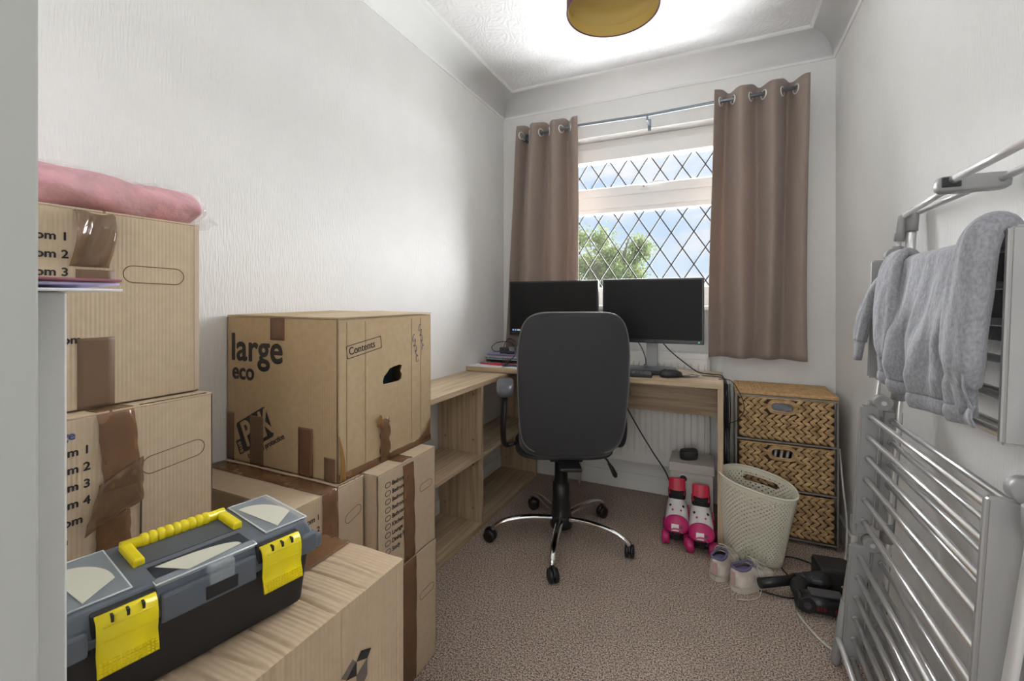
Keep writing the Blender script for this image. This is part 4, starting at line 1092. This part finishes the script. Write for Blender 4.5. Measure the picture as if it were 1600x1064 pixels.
def skate():
    t = thing('roller_skate', '', 'roller skate', (0, 0, 0), 0, None)
    # local: toe towards -Y, boot tilted up slightly
    b = MB()
    def sole(v):     # half width along the foot, v 0 heel .. 1 toe
        return .039 + .008 * math.sin(PI * v) + .004 * v
    def shell(u, v):
        a = PI * (u * 1.16 - .08); y = .10 - .215 * v; w_ = sole(v)
        top = .190 - .090 * min(1, max(0, (v - .22) / .70)) ** 1.0
        zb = .074
        if v > .80:
            f = (1 - .94 * ((v - .80) / .20) ** 2) ** .5; w_ *= .35 + .65 * f; top = zb + (top - zb) * (.25 + .75 * f)
        return (w_ * math.cos(a), y, zb + max(-.004, (top - zb) * math.sin(a) ** .75 if math.sin(a) > 0 else 0))
    b.sheet(28, 30, shell); 
    sh = b.build('boot_shell', SKW, t); thick(sh, .003)
    b = MB(); b.sheet(24, 12, lambda u, v: (lambda p: (p[0] * 1.07, p[1] - .004, p[2] + .003))(shell(u, .73 + .27 * v)))
    b.poly([(x_, -.113, .074 + zz) for x_, zz in ((-.02, 0), (.02, 0), (.022, .012), (.0, .018), (-.022, .012))], (0, 1, 0), .004)
    o = b.build('toe_cap', PINK, t); thick(o, .003)
    b = MB(); b.box(-.022, .010, -.003, .002, -.002, .026, .0015, M=Matrix.Translation((0, -.1165, .082)) @ Matrix.Rotation(-.35, 4, 'X')); b.build('toe_patch', SKW, o)
    b = MB(); b.cyl((.018, -.108, .094), (.018, -.120, .098), .0055); b.build('toe_rivet', BLACK, o)
    # rivets on instep
    for u_, v_, r_, m_ in ((.34, .50, .0055, BLACK), (.66, .50, .0055, BLACK), (.40, .62, .0042, PINK), (.60, .62, .0042, PINK)):
        b = MB(); q = Vector(shell(u_, v_)); nn = Vector((-.6 * (u_ - .5) * 2, -.45, .8)).normalized(); b.cyl(q - nn * .003, q + nn * .004, r_); b.build('rivet', m_, sh)
    # cuff, tongue
    b = MB(); b.lathe([(.040, .160), (.042, .182), (.041, .200), (.037, .204), (.034, .185), (.034, .165)], (0, .055, 0), 28, sx=.95, sy=1.05); b.build('cuff', mat('black_padding', (.014, .014, .015), .9), t)
    b = MB(); b.sheet(8, 10, lambda u, v: (-.037 + .074 * u, .030 - .004 * v + .010 * math.cos(PI * (u - .5)) * -1 + .035 * v, .185 + .068 * v - .006 * (2 * u - 1) ** 4)); o = b.build('tongue', RED, t); thick(o, .008)
    smooth_mod(o)
    text(o, 'XX', .022, (-.014, .0370, .222), (1, 0, 0), (0, .38, .92), mat('pale_print', (.6, .55, .55), .6), name='printed_emblem')
    b = MB(); b.tube([(-.047, .0, .085), (-.047, .04, .09), (-.04, .085, .10)], .004, 6); b.tube([(.047, .0, .085), (.047, .04, .09), (.04, .085, .10)], .004, 6)
    for k in range(5): b.tube(bez([(.036, -.01 + k * .012, .12), (.052, -.014 + k * .01, .10 + .01 * k), (.047, .0 + k * .006, .075)]), .0016, 5)
    b.build('strap', PINK, t)
    b = MB(); b.box(-.020, .020, -.10, .085, .054, .074, .004); b.box(-.012, .012, -.09, -.05, .028, .054, .003); b.box(-.012, .012, .035, .075, .028, .054, .003)
    for y in (-.072, .055): b.cyl((-.058, y, .029), (.058, y, .029), .006, n=12)
    b.build('chassis', BLACK, t)
    for y in (-.072, .055):
        for s in (-1, 1):
            b = MB(); M = Matrix.Translation((s * .046, y, .029)) @ Matrix.Rotation(PI / 2, 4, 'Y')
            b.solid([(.010, -.017), (.024, -.017), (.029, -.011), (.029, .011), (.024, .017), (.010, .017)], n=24, M=M); b.build('wheel', PINK, t)
    return t
def place_skate(s, x, y, rz, lab, tilt):
    s.location = (x, y, 0); s.rotation_euler = (0, 0, rz); s['label'] = lab
sk = skate()
place_skate(sk, 1.107, 2.185, R(4), 'white and pink roller skate on the left of the pair under the desk', 0)
sk2 = copy_tree(sk); place_skate(sk2, 1.211, 2.150, R(3), 'white and pink roller skate nearer the desk side panel', 0)

# ================================================================== BASKET DRAWERS
def baskets():
    x0, x1, y0, y1, H_ = 1.357, 1.752, 2.345, 2.60, .678
    t = thing('basket_drawer_unit', 'three-drawer unit of woven baskets in a thin metal frame', 'drawer unit', ((x0 + x1) / 2, (y0 + y1) / 2, 0))
    hx, hy = (x1 - x0) / 2, (y1 - y0) / 2
    b = MB()
    for sx in (-1, 1):
        for sy in (-1, 1): b.box(sx * hx - .004, sx * hx + .004, sy * hy - .004, sy * hy + .004, 0, H_ - .02, .001)
    for z in (.02, .235, .447, .650):
        for sy in (-1, 1): b.box(-hx, hx, sy * hy - .004, sy * hy + .004, z - .004, z + .004, .001)
        for sx in (-1, 1): b.box(sx * hx - .004, sx * hx + .004, -hy, hy, z - .004, z + .004, .001)
    b.build('metal_frame', mat('grey_brown_steel', (.26, .24, .22), .45, .4), t)
    # woven top
    b = MB(); b.box(-hx - .004, hx + .004, -hy - .006, hy + .004, H_ - .022, H_ - .006, .003); b.build('top', WICKT, t)
    b = MB(); weave(b, -hx, hx, -hy, hy, H_ - .006, 'top', 28, 30); tp = b.build('top_weave', WICKT, t)
    for i, (z0, z1) in enumerate(((.030, .222), (.243, .436), (.456, .646))):
        b = MB(); ho = stadium(-.01, z1 - .040, .092, .042, 5)
        bx = hx - .012
        o = curve_mesh([rect_sp(-bx, bx, z0, z1), ho], frame_M((0, -hy + .004, 0), (1, 0, 0), UP), 'drawer', WICKD, t, .003)
        b = MB(); b.box(-bx, -bx + .006, -hy + .006, hy - .01, z0, z1); b.box(bx - .006, bx, -hy + .006, hy - .01, z0, z1); b.box(-bx, bx, hy - .016, hy - .01, z0, z1); b.box(-bx, bx, -hy + .006, hy - .01, z0, z0 + .006)
        b.build('basket_body', WICK, o)
        b = MB(); weave(b, -bx + .002, bx - .002, z0 + .002, z1 - .004, -hy, 'front', 13, 10, (-.01, z1 - .040, .062, .031)); b.build('weave', WICK, o)
        curve_mesh([stadium(-.01, z1 - .040, .122, .066, 5), ho], frame_M((0, -hy + .0, 0), (1, 0, 0), UP), 'handle_surround', WICK, o, .0025)
        b = MB(); b.tube([(u, -hy - .003, v) for u, v in ho], .0035, 6, closed=True); b.tube([(-bx, -hy, z1 - .003), (bx, -hy, z1 - .003)], .005, 6); b.build('handle_binding', WICK, o)
    # contents
    tag(MB().box((x0 + x1) / 2 - .09, (x0 + x1) / 2 + .08, y0 + .03, y0 + .12, .44 + .03, .625, .02).build('cloth_bundle', mat('grey_polythene', (.32, .34, .38), .3, bump=1, bscale=60, dist=.01)), 'grey bundle showing through the hand hole of the top basket drawer', 'cloth')
    b = MB()
    for k in range(5): b.tube([((x0 + x1) / 2 - .05 + k * .022, y0 + .03, .27), ((x0 + x1) / 2 - .03 + k * .024, y0 + .025, .415)], .006, 8)
    tag(b.build('cable_coil', mat('grey_white_plastic', (.5, .5, .5), .4)), 'pale coiled leads showing through the hand hole of the middle basket drawer', 'cable')
def weave(b, u0, u1, v0, v1, c, kind, nu, nv, hole=None):
    du, dv = (u1 - u0) / nu, (v1 - v0) / nv
    rr = random.Random(int(v0 * 1000) + 1)
    for j in range(nv):
        for i in range(-1, nu + 1):
            uc = u0 + (i + .5) * du; vc = v0 + (j + .5) * dv
            sl = 1 if j % 2 else -1
            if hole and abs(uc - hole[0]) < hole[2] and abs(vc - hole[1]) < hole[3]: continue
            if uc - du * .45 < u0 or uc + du * .45 > u1: continue
            L_, w_ = du * .86, dv * .43; a = sl * .60 + rr.uniform(-.12, .12); h_ = .008 * rr.uniform(.8, 1.25)
            ca, sa = math.cos(a), math.sin(a)
            pts = [(-L_, 0, 0), (-L_ * .45, -w_, .35), (L_ * .45, -w_ * .9, .35), (L_, 0, 0), (L_ * .45, w_, .35), (-L_ * .45, w_ * .9, .35)]
            mid = [(-L_ * .5, 0, 1), (L_ * .5, 0, 1)]
            def T(p):
                u = uc + p[0] * ca - p[1] * sa; v = vc + p[0] * sa + p[1] * ca
                u = min(max(u, u0 - .002), u1 + .002)
                return (u, c - p[2] * h_ , v) if kind == 'front' else (u, v, c + p[2] * h_ * .5)
            P = [b.bm.verts.new(T(p)) for p in pts]; Q = [b.bm.verts.new(T(p)) for p in mid]
            for f in ((P[0], P[1], Q[0]), (P[1], P[2], Q[1], Q[0]), (P[2], P[3], Q[1]), (P[3], P[4], Q[1]), (P[4], P[5], Q[0], Q[1]), (P[5], P[0], Q[0])):
                b.bm.faces.new(f).smooth = True
baskets()

# ================================================================== HAMPER
def hamper():
    t = thing('laundry_basket', 'cream perforated plastic laundry basket in front of the basket drawers', 'laundry basket', (1.428, 2.135, 0), R(-13))
    def outline(a, k):
        # flat-backed egg shape
        c, s = math.cos(a), math.sin(a)
        rx = .110 + .037 * k; ry = .082 + .030 * k
        x = rx * abs(c) ** .85 * (1 if c >= 0 else -1); y = ry * abs(s) ** (.95) * (1 if s >= 0 else -1) * (.62 if s < 0 else 1.15)
        return x - .018 * (1 - k), y
    nu, nv = 92, 34; HH = .322
    def P(i, v):
        a = 2 * PI * i / nu; x, y = outline(a, v)
        top = HH + .022 * (-x / .14) * 1.0 * v + .012 * v * math.sin(a)
        return Vector((x, y, top * v if v < 1 else top))
    b = MB()
    def inhole(i, j):
        for (c, w_) in ((.25 * nu, 7.5),):
            if abs(i + .5 - c) < w_ - (1 if j != nv - 5 else 0) and j in (nv - 6, nv - 5, nv - 4): return True
        return False
    for j in range(nv):
        v0, v1 = j / nv, (j + 1) / nv
        for i in range(nu):
            if inhole(i, j): continue
            p = [P(i, v0), P(i + 1, v0), P(i + 1, v1), P(i, v1)]
            V = [b.bm.verts.new(q) for q in p]
            if j < 2 or j >= nv - 2:
                b.bm.faces.new(V).smooth = True; continue
            c = sum(p, Vector()) / 4; s = .50 if (i + j) % 2 else .0
            if s == 0: b.bm.faces.new(V).smooth = True; continue
            q = [(p[0] + p[1]) / 2, (p[1] + p[2]) / 2, (p[2] + p[3]) / 2, (p[3] + p[0]) / 2]
            Q = [b.bm.verts.new(c + (x - c) * .80) for x in q]
            for k in range(4):
                b.bm.faces.new((V[k], V[(k + 1) % 4], Q[k])).smooth = True
                b.bm.faces.new((Q[k], V[(k + 1) % 4], Q[(k + 1) % 4])).smooth = True
    bmesh.ops.remove_doubles(b.bm, verts=b.bm.verts[:], dist=.0003)
    o = b.build('basket_wall', HAMP, t); thick(o, .0028, 0)
    b = MB(); b.tube([P(i, 1.0) for i in range(nu)], .0048, 8, closed=True); b.build('rim', HAMP, t)
    b = MB(); f = [P(i, .004) + Vector((0, 0, .002)) for i in range(nu)]; b.poly(f, (0, 0, 1), .003); b.build('base', HAMP, t)
    for c in (.75 * nu, .25 * nu):
        i0, i1 = int(c - 7), int(c + 7); va, vb = (nv - 6) / nv, (nv - 3) / nv
        pts = [P(i, va) for i in range(i0, i1 + 1)] + [P(i1, vb)] + [P(i, vb) for i in range(i1, i0 - 1, -1)]
        b = MB(); b.tube(pts, .0028, 6, closed=True); b.build('handle_rim', HAMP, t)
hamper()

# ================================================================== TRAINERS
def trainer():
    t = thing('trainer', '', 'trainer', (0, 0, 0))
    # toe towards -Y ; length .2
    def half(v):
        f = .032 + .005 * math.sin(PI * (v * 1.2 - .2)) + .004 * v
        if v < .18: f *= (1 - .9995 * ((.18 - v) / .18) ** 2) ** .5
        if v > .70: f *= (1 - .96 * ((v - .70) / .30) ** 2) ** .5
        return f
    b = MB()
    b.sheet(24, 24, lambda u, v: ((half(v) + .002) * math.cos(PI * u), .10 - .205 * v, .004 + .020 * math.sin(PI * u) ** .25 * (1 + .15 * math.sin(PI * v))) if True else 0)
    pts = []
    so = [(half(k / 20) + .003, .10 - .205 * k / 20) for k in range(21)]; loop = so + [(-x, y) for x, y in reversed(so)]
    b2 = MB(); b.bm.free()
    b2.poly([(x, y, .0) for x, y in loop], (0, 0, 1), .022); o = b2.build('sole', SOLE, t)
    b = MB()
    def up(u, v):
        a = PI * u; w_ = half(v); y = .10 - .205 * v
        top = .085 - .040 * min(1, max(0, (v - .38) / .5)) ** .9
        if v > .82: top = .018 + (top - .018) * (1 - .9 * ((v - .82) / .18) ** 2) ** .5
        if v < .40:      # open collar
            s = math.sin(a); s = min(s, .78 + .0 * v); k = min(1, s / .78)
            x = w_ * (1 if math.cos(a) >= 0 else -1) * (abs(math.cos(a)) ** .5 if s < .78 else max(.80, abs(math.cos(a)) ** .5))
            return (x * (1 - .18 * k), y * (1 - .0), .018 + (top - .018 - .004 * (1 - v / .4)) * k)
        return (w_ * math.cos(a), y, .018 + (top - .018) * math.sin(a) ** .6)
    b.sheet(30, 34, up)
    bad = [f for f in b.bm.faces if max(v.co.x for v in f.verts) - min(v.co.x for v in f.verts) > .026 and min(v.co.y for v in f.verts) > .012]
    bmesh.ops.delete(b.bm, geom=bad, context='FACES')
    up_ = b.build('upper', SHOE, t); thick(up_, .003)
    b = MB(); b.tube(bez([(.020, .028, .084), (.024, .055, .081), (.019, .082, .082), (0, .095, .086), (-.019, .082, .082), (-.024, .055, .081), (-.020, .028, .084), (-.011, .012, .090), (.011, .012, .090), (.020, .028, .084)], 5), .0048, 8); b.build('collar', SHOEL, t)
    b = MB(); b.pillow(superell(.048, .082, 24, 2.5), .002, lambda u, v, w_: (u, .052 + v, .066 + w_), cap_rings=1); b.build('lining', SHOEL, t)
    b = MB(); b.sheet(8, 10, lambda u, v: (-.013 + .026 * u, .016 - .080 * (1 - v), .060 + .046 * v + .004 * math.sin(PI * u))); o = b.build('tongue', SHOE, t); thick(o, .004)
    b = MB()
    for k in range(5):
        y = .008 - k * .014; z_ = .088 - k * .008
        b.tube(bez([(-.020, y, z_ - .004), (0, y - .004, z_ + .008), (.020, y, z_ - .004)], 4), .0022, 6)
    b.tube(bez([(.0, .012, .098), (.030, .0, .085), (.050, -.02, .04), (.058, -.045, .004), (.062, -.09, .004)]), .0022, 6)
    b.tube(bez([(.0, .012, .098), (-.026, .006, .098), (-.034, -.012, .075), (-.012, .008, .094)]), .0022, 6)
    b.tube(bez([(-.020, .0, .085), (-.048, .01, .05), (-.060, .03, .004), (-.066, .08, .003), (-.045, .13, .003)]), .0018, 6)
    b.build('laces', SOLE, t)
    b = MB()
    for s in (-1, 1):
        b.tube([(s * .0395, -.02, .030), (s * .036, .005, .045), (s * .0315, .03, .062)], .0030, 6, flat=.5); b.tube([(s * .0395, -.045, .028), (s * .037, -.02, .040), (s * .033, .008, .058)], .0030, 6, flat=.5)
    b.build('side_stripe', SHOEP, t)
    b = MB(); b.box(-.010, .010, .0985, .1025, .030, .074, .002); b.build('heel_tab', SHOEP, t)
    return t
tr = trainer(); tr.location = (1.302, 1.992, 0); tr.rotation_euler = (0, 0, R(160)); tr['label'] = 'off-white child trainer on the left, heel towards the camera'
tr2 = copy_tree(tr); tr2.location = (1.398, 1.935, 0); tr2.rotation_euler = (0, 0, R(137)); tr2['label'] = 'off-white child trainer in front of the laundry basket, beside the vacuum tube'
for c in (tr, tr2): c.location.z = .001

# ================================================================== VACUUM
def vacuum():
    t = thing('cordless_vacuum', 'black handheld vacuum body lying on the carpet by the right wall', 'vacuum cleaner', (1.57, 1.97, 0))
    b = MB(); b.tube([(-.150, -.095, .046), (-.02, -.02, .052)], [.0175, .0175], 16); b.tube([(-.03, -.025, .051), (.045, .005, .055)], .023, 16); b.build('tube', BLACK, t)
    b = MB(); b.tube([(.0, -.012, .050), (.05, .006, .055), (.075, .02, .058)], [.026, .030, .030], 16); o = b.build('tube_joint', BLACKM, t)
    b = MB(); b.box(.052, .170, -.005, .105, .004, .100, .012, M=Matrix.Rotation(.12, 4, 'Z')); b.box(.148, .200, .02, .11, .004, .092, .012, M=Matrix.Rotation(.12, 4, 'Z'))
    b.build('motor_housing', BLACKM, t)
    b = MB(); b.tube([(.175, .075, .05), (.205, .04, .045), (.222, -.01, .03)], [.014, .016, .014], 10); b.build('grip', BLACK, t)
    b = MB(); b.box(.018, .056, -.040, .0, .055, .075, .006); b.build('release_button', mat('grey_button', (.06, .06, .065), .4), t)
    b = MB(); b.cyl((.118, -.012, .055), (.118, -.006, .055), .004); b.build('screw', CHROME, t)
    # motor/battery piece in front
    t = thing('vacuum_motor_head', 'short dark grey vacuum motor head with red print, in front of the vacuum body', 'vacuum cleaner', (1.575, 1.855, 0), R(8))
    b = MB(); b.tube([(-.030, .0, .036), (.095, .0, .036)], .034, 24); b.build('motor_barrel', BLACK, t)
    b = MB(); b.box(-.005, .094, -.020, .022, .066, .0745, .003); b.build('top_cover', mat('grey_violet_plastic', (.075, .072, .085), .35), t)
    b = MB(); b.cyl((-.031, 0, .036), (-.045, 0, .036), .032, .026, 24); b.cyl((-.020, -.036, .040), (-.020, -.028, .040), .026, n=24); b.build('end_cap', BLACKM, t)
    b = MB(); b.cyl((-.020, -.038, .040), (-.020, -.035, .040), .012, n=20); b.build('round_button', mat('grey_violet_plastic', (.075, .072, .085), .35), t)
    b = MB(); b.tube(bez([(-.022, .02, .040), (-.025, .055, .048), (-.005, .085, .050)]), .025, 14); b.build('neck', BLACKM, t)
    b = MB()
    for x, w_ in ((.008, .008), (.019, .006), (.028, .009), (.062, .009)): b.box(x, x + w_, -.0345, -.0325, .026, .040, .001)
    b.build('printed_mark', mat('red_print', (.12, .012, .008), .5), t)
vacuum()
t = thing('foam_roll', 'pale green roll lying along the skirting behind the clothes airer', 'roll', (1.742, 1.80, .036), R(4))
b = MB(); b.cyl((0, -.17, 0), (0, .14, 0), .035, n=32); b.build('roll', MAT_GREEN, t)
b = MB(); b.tube([(.022 * math.cos(a) * (1 - .08 * a / 2), -.1705, .022 * math.sin(a) * (1 - .08 * a / 2)) for a in [k * .4 for k in range(28)]], .0012, 5); b.build('spiral_edge', SOLE, t)

# ================================================================== CLOTHES AIRER
def airer():
    t = thing('clothes_airer', 'tall silver folding clothes airer against the right wall', 'clothes airer', (0, 0, 0))
    YN, YFAR = .905, 1.60
    def lean(z, x0=1.690, x1=1.775): return x0 + (x1 - x0) * z / 1.34
    # main flat-oval posts, far and near
    for y in (YFAR, YN):
        b = MB(); b.tube([(lean(z), y, z) for z in (.06, .4, .8, 1.22, 1.30)], .020, 14, flat=.55)
        post = b.build('post', ALU, t)
        b = MB(); b.tube([(lean(z), y, z) for z in (1.285, 1.325, 1.345, 1.352)], [.0225, .0225, .018, .006], 14, flat=.6); b.build('post_cap', ALUD, post)
        b = MB(); b.tube([(lean(z), y, z) for z in (.0, .02, .15)], [.018, .0235, .0235], 14, flat=.62); b.build('foot', ALUD, post)
        for z in (1.165, .800, .395):
            b = MB(); b.tube([(lean(q), y, q) for q in (z + .01, z + .065)], .0235, 14, flat=.66); b.build('collar', ALUD, post)
    # thin telescopic strut, far side
    for y, far in ((YFAR + .015, True), (YN - .02, False)):
        def sx(z): return 1.598 + (1.757 - 1.598) * z / 1.33
        b = MB(); b.tube([(sx(z), y, z) for z in (.12, .5, .9, 1.0)], .0105, 10, flat=.75); b.tube([(sx(z), y, z) for z in (.9, 1.10, 1.31)], .008, 10, flat=.8)
        s = b.build('strut', ALUP, t)
        b = MB(); b.tube([(sx(z), y, z) for z in (1.26, 1.30, 1.33, 1.335)], [.012, .0135, .012, .004], 10); b.tube([(sx(z), y, z) for z in (1.19, 1.245)], .0125, 10); b.build('strut_cap', ALUD, s)
        b = MB(); b.tube([(sx(z), y, z) for z in (-.0 + .002, .012, .07, .20)], [.010, .016, .015, .0125], 12, flat=.8); b.build('strut_foot', ALUD, s)
        for z in (1.115, .77, .43):
            b = MB(); b.box(sx(z) - .0135, sx(z) + .0135, y - .017, y + .010, z - .028, z + .028, .004); b.box(sx(z) - .006, sx(z) + .016, y - .026, y - .014, z - .012, z + .020, .003); b.build('slide_clip', ALUD, s)
        b = MB(); z = 1.115; b.tube([(sx(z), y, z), (lean(z), y - .01, z)], .006, 8); b.build('link', ALUD, s)
    # top rails + brackets
    for (xa, ya, za, xb, yb, zb, r) in ((1.757, 1.598, 1.330, 1.716, 1.19, 1.325, .0068), (1.783, 1.585, 1.335, 1.752, 1.19, 1.318, .0068),
                                        (1.700, 1.165, 1.328, 1.690, .86, 1.325, .0078), (1.772, 1.165, 1.324, 1.755, .86, 1.322, .0068)):
        b = MB(); b.tube([(xa, ya, za), (xb, yb, zb)], r, 12); b.build('top_rail', ALUP, t)
    b = MB(); ol = superell(.112, .040, 32, 4)
    b.pillow(ol, .015, lambda u, v, w_: (1.734 + u, 1.178 + v, 1.322 + w_), layers=((-1, .86), (-.7, .97), (0, 1), (.7, .97), (1, .9)), cap_rings=1); br = b.build('rail_bracket', ALUD, t)
    b = MB(); b.box(1.682, 1.712, 1.1555, 1.160, 1.314, 1.334, .002); b.build('bracket_slot', BLACKM, br)
    # wings: three tiers, two wings each, folded down
    def wing(z1, xo, nb, pitch, side, y0, y1, hgt, tilt=0, skip=()):
        base = lean(z1) + xo
        def X(z): return base + (z - z1) * ((.03 if z1 > 1 else .055) + tilt)
        w_ = .0235
        for y, s in ((y0, -1), (y1, 1)):
            b = MB(); zz = [z1, z1 - hgt]
            M = None
            r = bmesh.ops.create_cube(b.bm, size=1)
            for v in r['verts']:
                z = zz[0] if v.co.z > 0 else zz[1]
                v.co = Vector((X(z) + (w_ if v.co.x > 0 else -w_), y + v.co.y * .016, z))
            es = list({e for v in r['verts'] for e in v.link_edges}); bmesh.ops.bevel(b.bm, geom=es, offset=.005, segments=3, affect='EDGES')
            pl = b.build('wing_plate', ALUD if y == y1 else ALUW, t)
        for k in range(nb):
            if k in skip: continue
            z = z1 - .030 - k * pitch
            b = MB(); b.cyl((X(z), y0, z), (X(z), y1, z), .0068, n=12); b.build('drying_bar', ALU, t)
            b = MB(); b.lathe([(.0095, 0), (.0095, .003), (.0068, .006)], n=12, M=Matrix.Translation((X(z), y1 - .0125, z)) @ Matrix.Rotation(PI / 2, 4, 'X')); b.build('bar_socket', ALUD, t)
    for (z1, nb, hgt) in ((1.205, 6, .335), (.790, 6, .345), (.385, 6, .345)):
        wing(z1, -.064, nb, .0600, 0, YN + (.025), YFAR - .012, hgt)
        wing(z1 - .010, -.012, nb, .0600, 0, YN + (.028), YFAR - .006, hgt)
        for y, s in ((YFAR - .012, -1), (YN + .025, 1)):
            b = MB(); xc = lean(z1) - .038
            b.cyl((xc, y - s * .010, z1 + .012), (xc, y + s * .018, z1 + .012), .0205, n=28); b.cyl((xc, y + s * .018, z1 + .012), (xc, y + s * .020, z1 + .012), .013, n=20)
            hj = b.build('hinge_joint', ALUD, t)
            b = MB(); b.cyl((xc, y + s * .0195, z1 + .012), (xc, y + s * .0215, z1 + .012), .0065, n=16); b.build('hinge_pin', ALU, hj)
    # bottom cross tubes at the feet
    for (x0, yA, x1, yB) in ((1.605, YFAR + .01, 1.60, YN), (1.700, YFAR - .01, 1.695, YN)):
        b = MB(); b.tube([(x0, yA, .085), (x0, yA - .02, .085), (x1, yB, .085)], .0075, 12); b.build('base_rail', ALUP, t)
airer()

# ------------------------------------------------------------------ sweatshirt
def shirt():
    t = thing('sweatshirt', 'grey marl sweatshirt hung over the top tier of the clothes airer', 'sweatshirt', (0, 0, 0))
    zt = 1.190
    def lean(z): return 1.690 + .085 * z / 1.34
    # body: drapes over the left upper wing, front side faces the room
    YA, YB = 1.395, .950
    def top(y): return 1.194
    def body(u, v):
        y = YA + (YB - YA) * u
        hem = .925 - .020 * math.sin(2.6 * u + .3)
        if v < .3:
            k = v / .3; z = 1.02 + (top(y) - 1.02) * math.sin(k * PI / 2); x = lean(z) - .056 + .030 * (1 - k)
            return (x, y, z)
        k = (v - .3) / .7
        if k < .15:
            q = k / .15; z = top(y) + .007 * math.sin(PI * q) - .010 * q; x = lean(z) - .056 - .036 * q
            return (x, y, z)
        q = (k - .15) / .85
        z = top(y) - .010 - (top(y) - .010 - hem) * q
        fl = min(1, q * 1.6) ** 1.2
        ph = 2.2 * u + .30 * q + .05
        fold = .020 * (abs(math.sin(PI * ph)) ** .7) + .007 * math.sin(2 * PI * (3.4 * u - .5 * q)) + .004 * math.sin(2 * PI * (6.3 * u + .9 * q) + 1)
        x = lean(z) - .093 - .004 * q - max(-.002, fold) * fl + (.010 * max(0, (q - .88) / .12))
        return (x, y - .012 * q, z)
    b = MB(); b.sheet(130, 90, body); o = b.build('body', SHIRT, t, fix=False); thick(o, .003)
    b = MB()
    def hem(u, v):
        q = Vector(body(u, 1.0)); p = Vector(body(u, .97))
        return (q.x + .004 - .006 * math.sin(v * PI) + .003 * math.sin(60 * u) * 0, q.y, q.z - .034 * v + .005)
    b.sheet(160, 8, hem); h_ = b.build('ribbed_hem', SHIRT, t, fix=False); thick(h_, .004)
    def sleeve(pts, rads, fl, nm='sleeve', cuff=True, tw=0):
        P_ = bez(pts, 8); n = len(P_); rr = []
        m = len(rads) - 1
        for i in range(n):
            f = i / (n - 1) * m; k = min(int(f), m - 1); rr.append(rads[k] + (rads[k + 1] - rads[k]) * (f - k))
        b = MB(); rings = []; nseg = 40
        for i, p in enumerate(P_):
            tng = (P_[min(i + 1, n - 1)] - P_[max(i - 1, 0)]).normalized()
            a = Vector((0, 1, 0)); a = (a - tng * a.dot(tng)).normalized(); c = tng.cross(a)
            ring = []
            for k in range(nseg):
                an = 2 * PI * k / nseg; q = i / n
                w_ = 1 + .16 * math.sin(3 * an + 5 * q + tw) * math.sin(PI * min(1, q * 1.2)) + .09 * math.sin(7 * an - 8 * q) * q
                ring.append(b.bm.verts.new(p + a * math.cos(an) * rr[i] * (1 + (w_ - 1) * .3) + c * math.sin(an) * rr[i] * fl * w_))
            rings.append(ring)
        for A, B in zip(rings, rings[1:]):
            for k in range(nseg): b.bm.faces.new((A[k], A[(k + 1) % nseg], B[(k + 1) % nseg], B[k])).smooth = True
        b.bm.faces.new(rings[0][::-1]); b.bm.faces.new(rings[-1])
        s = b.build(nm, SHIRT, t)
        if cuff:
            e_ = P_[-1]; tng = (P_[-1] - P_[-3]).normalized(); r1 = rr[-1]
            b = MB()
            prof = [(-.006, .99), (.0, .93), (.010, .86), (.035, .78), (.055, .74)]
            R_ = []
            for d, k_ in prof:
                R_.append([b.bm.verts.new(e_ + tng * d + Vector((0, 1, 0)) * math.cos(2 * PI * k / 26) * r1 * k_ + Vector((1, 0, 0)) * math.sin(2 * PI * k / 26) * r1 * k_ * .45) for k in range(26)])
            for A, B in zip(R_, R_[1:]):
                for k in range(26): b.bm.faces.new((A[k], A[(k + 1) % 26], B[(k + 1) % 26], B[k])).smooth = True
            b.bm.faces.new(R_[-1]); b.build('cuff', SHIRT, s)
    sleeve([(1.705, .962, 1.180), (1.682, .962, 1.210), (1.660, .965, 1.190), (1.649, .968, 1.10), (1.643, .972, 1.00), (1.648, .980, .955)], [.030, .038, .043, .047, .046, .034], .50)
    sleeve([(1.712, 1.350, 1.175), (1.685, 1.358, 1.200), (1.663, 1.358, 1.170), (1.650, 1.352, 1.07), (1.646, 1.345, .99), (1.652, 1.340, .955)], [.030, .040, .046, .050, .050, .044], .42, cuff=False, tw=2)
    sleeve([(1.705, 1.45, 1.175), (1.680, 1.53, 1.13), (1.658, 1.572, 1.04), (1.650, 1.578, .975)], [.030, .034, .034, .028], .5)
shirt()

# ------------------------------------------------------------------ groups of like things
GROUPS = {'cardboard box': 'cardboard moving boxes stacked along the left wall', 'curtain': 'curtains either side of the window', 'monitor': 'computer monitors on the desk',
          'roller skate': 'pair of roller skates under the desk', 'trainer': 'pair of child trainers on the carpet', 'pen': 'pens on the desk', 'booklet': 'papers on the white cabinet'}
for o in list(SC.objects):
    c = o.get('category')
    if o.parent is None and c in GROUPS: o['group'] = GROUPS[c]
